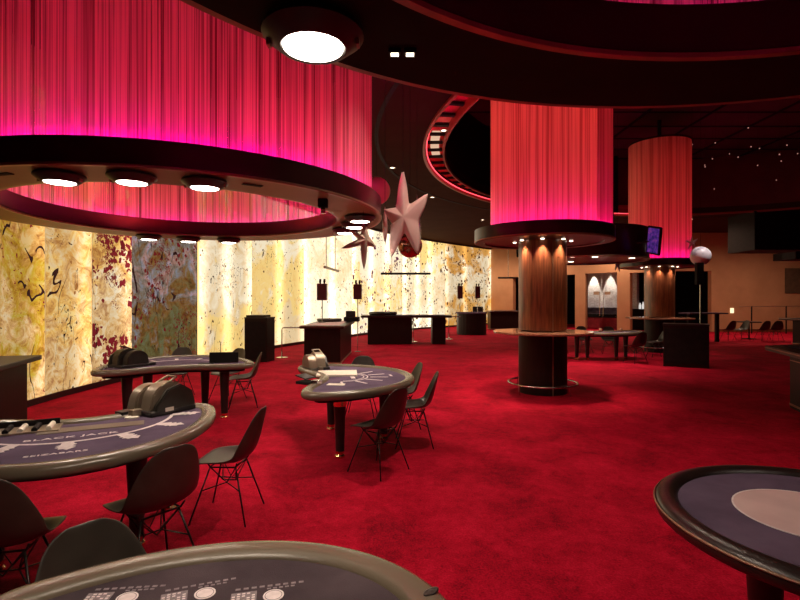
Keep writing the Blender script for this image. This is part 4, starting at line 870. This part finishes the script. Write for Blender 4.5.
# table G beyond column 1
TGc,TGr=(5.55,14.2),PI+.08
TG=gaming_table('blackjack table with spotlit felt, half hidden behind the nearest column','blackjack_table',TGc,TGr,1.35,.95,.25,0,[(-.7,.35),(.7,.35),(-.35,.5),(.45,.45)])
bj_print(TG,.8,.5,.05,7,.15,.05)
G2='dark shell chairs around the table behind the nearest column'
for x,y,fx,fy,l in ((4.9,15.45,.2,-1,'dark shell chair behind the spotlit table, left of three'),(5.7,15.5,0,-1,'dark shell chair behind the spotlit table, middle of three'),(6.4,15.3,-.3,-1,'dark shell chair behind the spotlit table, right of three'),(6.15,13.05,-.3,1,'dark shell chair in front of the spotlit table'),(7.35,14.3,-1,.1,'dark shell chair at the right end of the spotlit table')):
    chair(x,y,fx,fy,l,G2)
for dx,l in ((-.3,'left of two'),(.3,'right of two')):
    bm=B(); lathe(bm,[(0,0),(.04,0),(.035,.10),(.0,.10)],n=14); p=loc2w(TGc,TGr,-.4+dx,.1); o=link('chip_stack',bm,M['ledge'],None,True,loc=(p[0],p[1],.7535)); tag(o,'small stack of chips on the spotlit table, '+l,'chips')
# high table by the sign post and far chairs
t=thing('high_table','slim high table with blue grey top beside the second column','table',(12.0,19.8,0))
bm=B(); box(bm,-.75,.75,-.4,.4,1.10,1.15,.01); link('tabletop',bm,M['felt'],t)
for sx in (-.55,.55):
    bm=B(); box(bm,sx-.06,sx+.06,-.06,.06,0,1.10); link('leg',bm,M['blackm'],t)
def far_seat(x,y,rz,label):
    o=copy_tree(ch0); o.location=(x,y,0); o.rotation_euler=(0,0,rz); o['label']=label; o['group']='far shell chairs before the ochre wall'; return o
for x,y,rz,l in ((13.2,20.1,.2,'far dark shell chair left of four before the ochre wall'),(13.8,20.2,1.7,'far dark shell chair second of four, side on'),(14.5,20.0,.1,'far dark shell chair third of four before the ochre wall'),(15.1,20.1,-.2,'far dark shell chair right of four before the ochre wall')):
    far_seat(x,y,rz,l)
t=thing('far_round_table','small dark round table among the far chairs','table',(14.8,21.2,0))
bm=B(); lathe(bm,[(0,.70),(.45,.70),(.45,.74),(0,.74)],n=32); link('tabletop',bm,M['black'],t); bm=B(); lathe(bm,[(0,0),(.25,0),(.25,.02),(.03,.04),(.03,.70),(0,.70)],n=20); link('pedestal',bm,M['blackm'],t)
# railing before ochre wall
t=thing('low_railing','thin metal railing before the ochre wall at right','railing',(17.3,24.6,0))
for k in range(5): bm=B(); tube(bm,[(k*1.7,0,0),(k*1.7,0,1.35)],.03,8); link('post',bm,M['blackm'],t)
bm=B(); tube(bm,[(-.6,0,1.33),(7.4,0,1.38)],.02,8); link('top_rail',bm,M['trim'],t)
# barrier posts and rails
def barrier(label,x,y,h,arm):
    t=thing('barrier_post',label,'barrier',(x,y,0))
    bm=B(); lathe(bm,[(0,0),(.17,0),(.17,.012),(.02,.03),(.0,.03)],n=28); link('base',bm,M['steel'],t,True,auto=40)
    bm=B(); tube(bm,[(0,0,.02),(0,0,h-.06),(.015,0,h-.015),(.06,0,h),(arm,0,h)] if arm else [(0,0,.02),(0,0,h)],.018,8); link('post',bm,M['steel'],t,True)
barrier('steel barrier post with bent top rail left of the first gaming counter',-3.38,14.3,.86,.78)
barrier('short steel barrier post seen through the kneehole of the long counter',.52,19.75,.80,0)
barrier('steel barrier post at the right end of the long counter',2.05,21.0,.95,.5)
# sign lamps
def sign_lamp(label,x,y,z0,zb,w,h,floor):
    t=thing('sign_lamp',label,'lamp',(x,y,z0))
    bm=B(); box(bm,-w/2,w/2,-w/2,w/2,zb-z0,zb-z0+h,.01); s=link('box_shade',bm,M['sign'],t)
    bm=B(); tube(bm,[(0,0,.02),(0,0,zb-z0)],.014,8); link('pole',bm,M['steel'],t)
    bm=B(); lathe(bm,[(0,0),(.10,0),(.10,.015),(0,.025)],n=20); link('base',bm,M['black'],t,True,auto=40)
    for sx in (-.06,.06):
        bm=B(); tube(bm,[(sx,0,zb-z0+h),(sx,0,zb-z0+h+.06),(sx+.01,-.02,zb-z0+h+.13)],[.02,.035,.03],8); link('spot_head',bm,M['blackm'],s)
sign_lamp('maroon box lamp on a thin pole on the first gaming counter',-2.24,14.4,1.004,1.64,.27,.48,0)
sign_lamp('maroon box lamp on a tall pole between the two gaming counters',-1.35,15.95,0,1.67,.26,.48,1)
sign_lamp('small dark box lamp on a pole beyond the counters, left of the far pair',2.95,24.6,0,1.72,.25,.62,1)
sign_lamp('small dark box lamp on a pole beyond the counters, right of the far pair',4.0,25.8,0,1.74,.25,.62,1)
t=thing('sign_post','slim post with a dark head beside the second column','sign post',(7.78,13.0,0))
bm=B(); box(bm,-.09,.09,-.06,.06,2.05,2.62,.01); link('head',bm,M['blackm'],t); bm=B(); tube(bm,[(.03,0,0.02),(.03,0,2.05)],.02,8); link('pole',bm,M['steel'],t); bm=B(); lathe(bm,[(0,0),(.14,0),(.14,.015),(0,.025)],n=20); link('base',bm,M['black'],t)
# hanging bars
def hanging_bar(label,a,b,z,rods,mat,top=CEIL,r=.045):
    t=thing('hanging_light_bar',label,'hanging bar',(0,0,0))
    bm=B(); tube(bm,[(*a,z),(*b,z)],r,8); link('bar',bm,mat,t)
    for k in rods:
        x,y=a[0]+(b[0]-a[0])*k,a[1]+(b[1]-a[1])*k; bm=B(); tube(bm,[(x,y,z),(x,y,top)],.014,6); link('rod',bm,M['steel'],t)
hanging_bar('black bar on two thin rods hanging before the glowing wall',(-.78,20.3),(1.25,20.3),2.72,(.22,.8),M['blackm'])
hanging_bar('short pale bar on two rods hanging left of the stars',(-2.35,15.6),(-2.2,17.8),2.68,(.1,.75),M['silver'])
hanging_bar('thin black bar hanging left of the nearest column',(5.0,25.5),(6.3,25.5),2.78,(.4,),M['blackm'])

# ---------------- balloons ----------------
def star(name,label,center,tips,depth,mat,rz=0,tilt=0,ztop=CEIL):
    # tips: list of (dx,dz) around the centre, in order; valley radius set between them
    t=thing(name,label,'star decoration',center,rz)
    k=len(tips); pts=[]
    angs_=[math.atan2(z,x) for x,z in tips]
    order=sorted(range(k),key=lambda i:angs_[i])
    def rad(a):
        for q in range(k):
            i,j=order[q],order[(q+1)%k]; a0=angs_[i]; a1=angs_[j]+(2*PI if q==k-1 else 0)
            aa=a
            while aa<a0: aa+=2*PI
            while aa>=a0+2*PI: aa-=2*PI
            if aa<=a1:
                f=(aa-a0)/(a1-a0)*2; Rt=math.hypot(*tips[i]) if f<1 else math.hypot(*tips[j]); d=f if f<1 else 2-f
                v=min(vr,Rt*.6); return v*(1+(1-d)*.12)+(Rt-v*1.12)*(1-d)**2.3 if Rt>v*1.12 else v
        return vr
    vr=.38*sorted(math.hypot(*q) for q in tips)[k//2]
    bm=B(); n=120; m=10; rows=[]
    for s in (1,-1):
        g=[]
        for i in range(n):
            a=2*PI*i/n; Rr=rad(a); 
            # sharpen the tips
            row=[]
            for j in range(1,m+1):
                f=j/m; rr=Rr*f; 
                th=depth*.5*(max(0,1-f**1.7))*min(1,(vr*1.5/max(rr,vr*.8)))
                row.append(bm.verts.new((rr*math.cos(a),-s*th if j<m else 0,rr*math.sin(a))))
            g.append(row)
        c0=bm.verts.new((0,-s*depth*.5,0))
        for i in range(n):
            A=g[i];Q=g[(i+1)%n]; bm.faces.new([c0,A[0],Q[0]])
            for j in range(m-1): bm.faces.new([A[j],A[j+1],Q[j+1],Q[j]])
    bmesh.ops.remove_doubles(bm,verts=bm.verts,dist=1e-4)
    link('star_body',bm,mat,t,True,rot=(0,tilt,0))
    top=max(tips,key=lambda q:q[1]); bm=B(); tube(bm,[(top[0],0,top[1]-.005),(top[0],0,ztop-center[2])],.003,5); link('string',bm,M['blackm'],t)
    return t
def sp(px,py,D): return ((px-400)/500*D,D,1.65+(300-py)*D/500)
D=6.5; k_=D/500; c=sp(404,218,D)
star('hanging_star','large dusty pink fabric star hanging beside the left ring',c,[((403-404)*k_,(218-168)*k_),((428-404)*k_,(218-193.5)*k_),((418-404)*k_,(218-256)*k_),((391.5-404)*k_,(218-258)*k_),((383.5-404)*k_,(218-209)*k_)],.15,M['starp'],R(-6))
D=5.9; k_=D/500*1.25; c=sp(364,240,D)
star('hanging_star','beige fabric star partly hidden below the lamps of the left ring',c,[(-.01,(238-224)*k_),((377-366)*k_,(238-243)*k_),((366-366)*k_,(238-262)*k_),((345-366)*k_,(238-246)*k_),((352-366)*k_,(238-231)*k_)],.11,M['starb'],R(35),ztop=2.70)
D=7.0; k_=D/500; c=sp(385,226,D)
star('hanging_star','thin star seen edge on right of the left ring',c,[(0,20*k_),(.2,.05),(.12,-19*k_),(-.1,-17*k_),(-.2,.06)],.07,M['starp'],R(86))
D=8.8; k_=D/500; c=sp(417,222,D)
star('hanging_star','blue grey star peeking out behind the large pink star',c,[(0,28*k_),(.16,.1),(.14,-.28),(-.12,-.26),(-.16,.1)],.09,noisy('blue_grey_foil',(.3,.28,.4),(.45,.4,.5),3,.3,metal=.4),R(70))
D=14.3; k_=D/500; c=sp(692,243,D)
star('hanging_star','small pale pink star beside the second curtain',c,[(0,.2),((698-692)*k_,(243-239)*k_+.02),(.1,-.2),(-.12,-.2),(-.2,.08)],.09,M['starp'],0,ztop=UP)
D=15.6; k_=D/500; c=sp(617.5,264,D)
star('hanging_star','small violet star hanging below the round canopy',c,[(0,.2),(.2,.08),(.08,-.27),(-.1,-.22),(-.2,.1)],.08,noisy('violet_fabric',(.25,.16,.3),(.35,.22,.4),3,.5),R(20),ztop=UP)
def ball(label,px,py,D,r,mat,ztop=CEIL):
    c=sp(px,py,D); t=thing('hanging_ball',label,'ball decoration',c)
    bm=B(); bmesh.ops.create_uvsphere(bm,u_segments=40,v_segments=24,radius=r); link('ball',bm,mat,t,True)
    bm=B(); tube(bm,[(0,0,r-.003),(0,0,ztop-c[2])],.003,5); link('string',bm,M['blackm'],t)
ball('bronze mirror ball hanging below the large pink star',410,245.5,7.6,12.3*7.6/500,M['ballb'])
ball('pink round balloon hanging behind the right end of the left ring',376.5,191,9.2,13.8*9.2/500,M['starp'])
ball('white mottled ball hanging beside the foot of the second curtain',700.5,256,13.4,9.5*13.4/500,M['ballw'],UP)

light('ball_fill_spot','SPOT',(8.9,11.2,UP-.1),900,(1,.86,.84),.08,spot=14,blend=.6,rot=(Vector((8.06,13.4,2.83))-Vector((8.9,11.2,UP-.1))).to_track_quat('-Z','Y').to_euler())  # unseen lamp added to brighten the hanging white ball
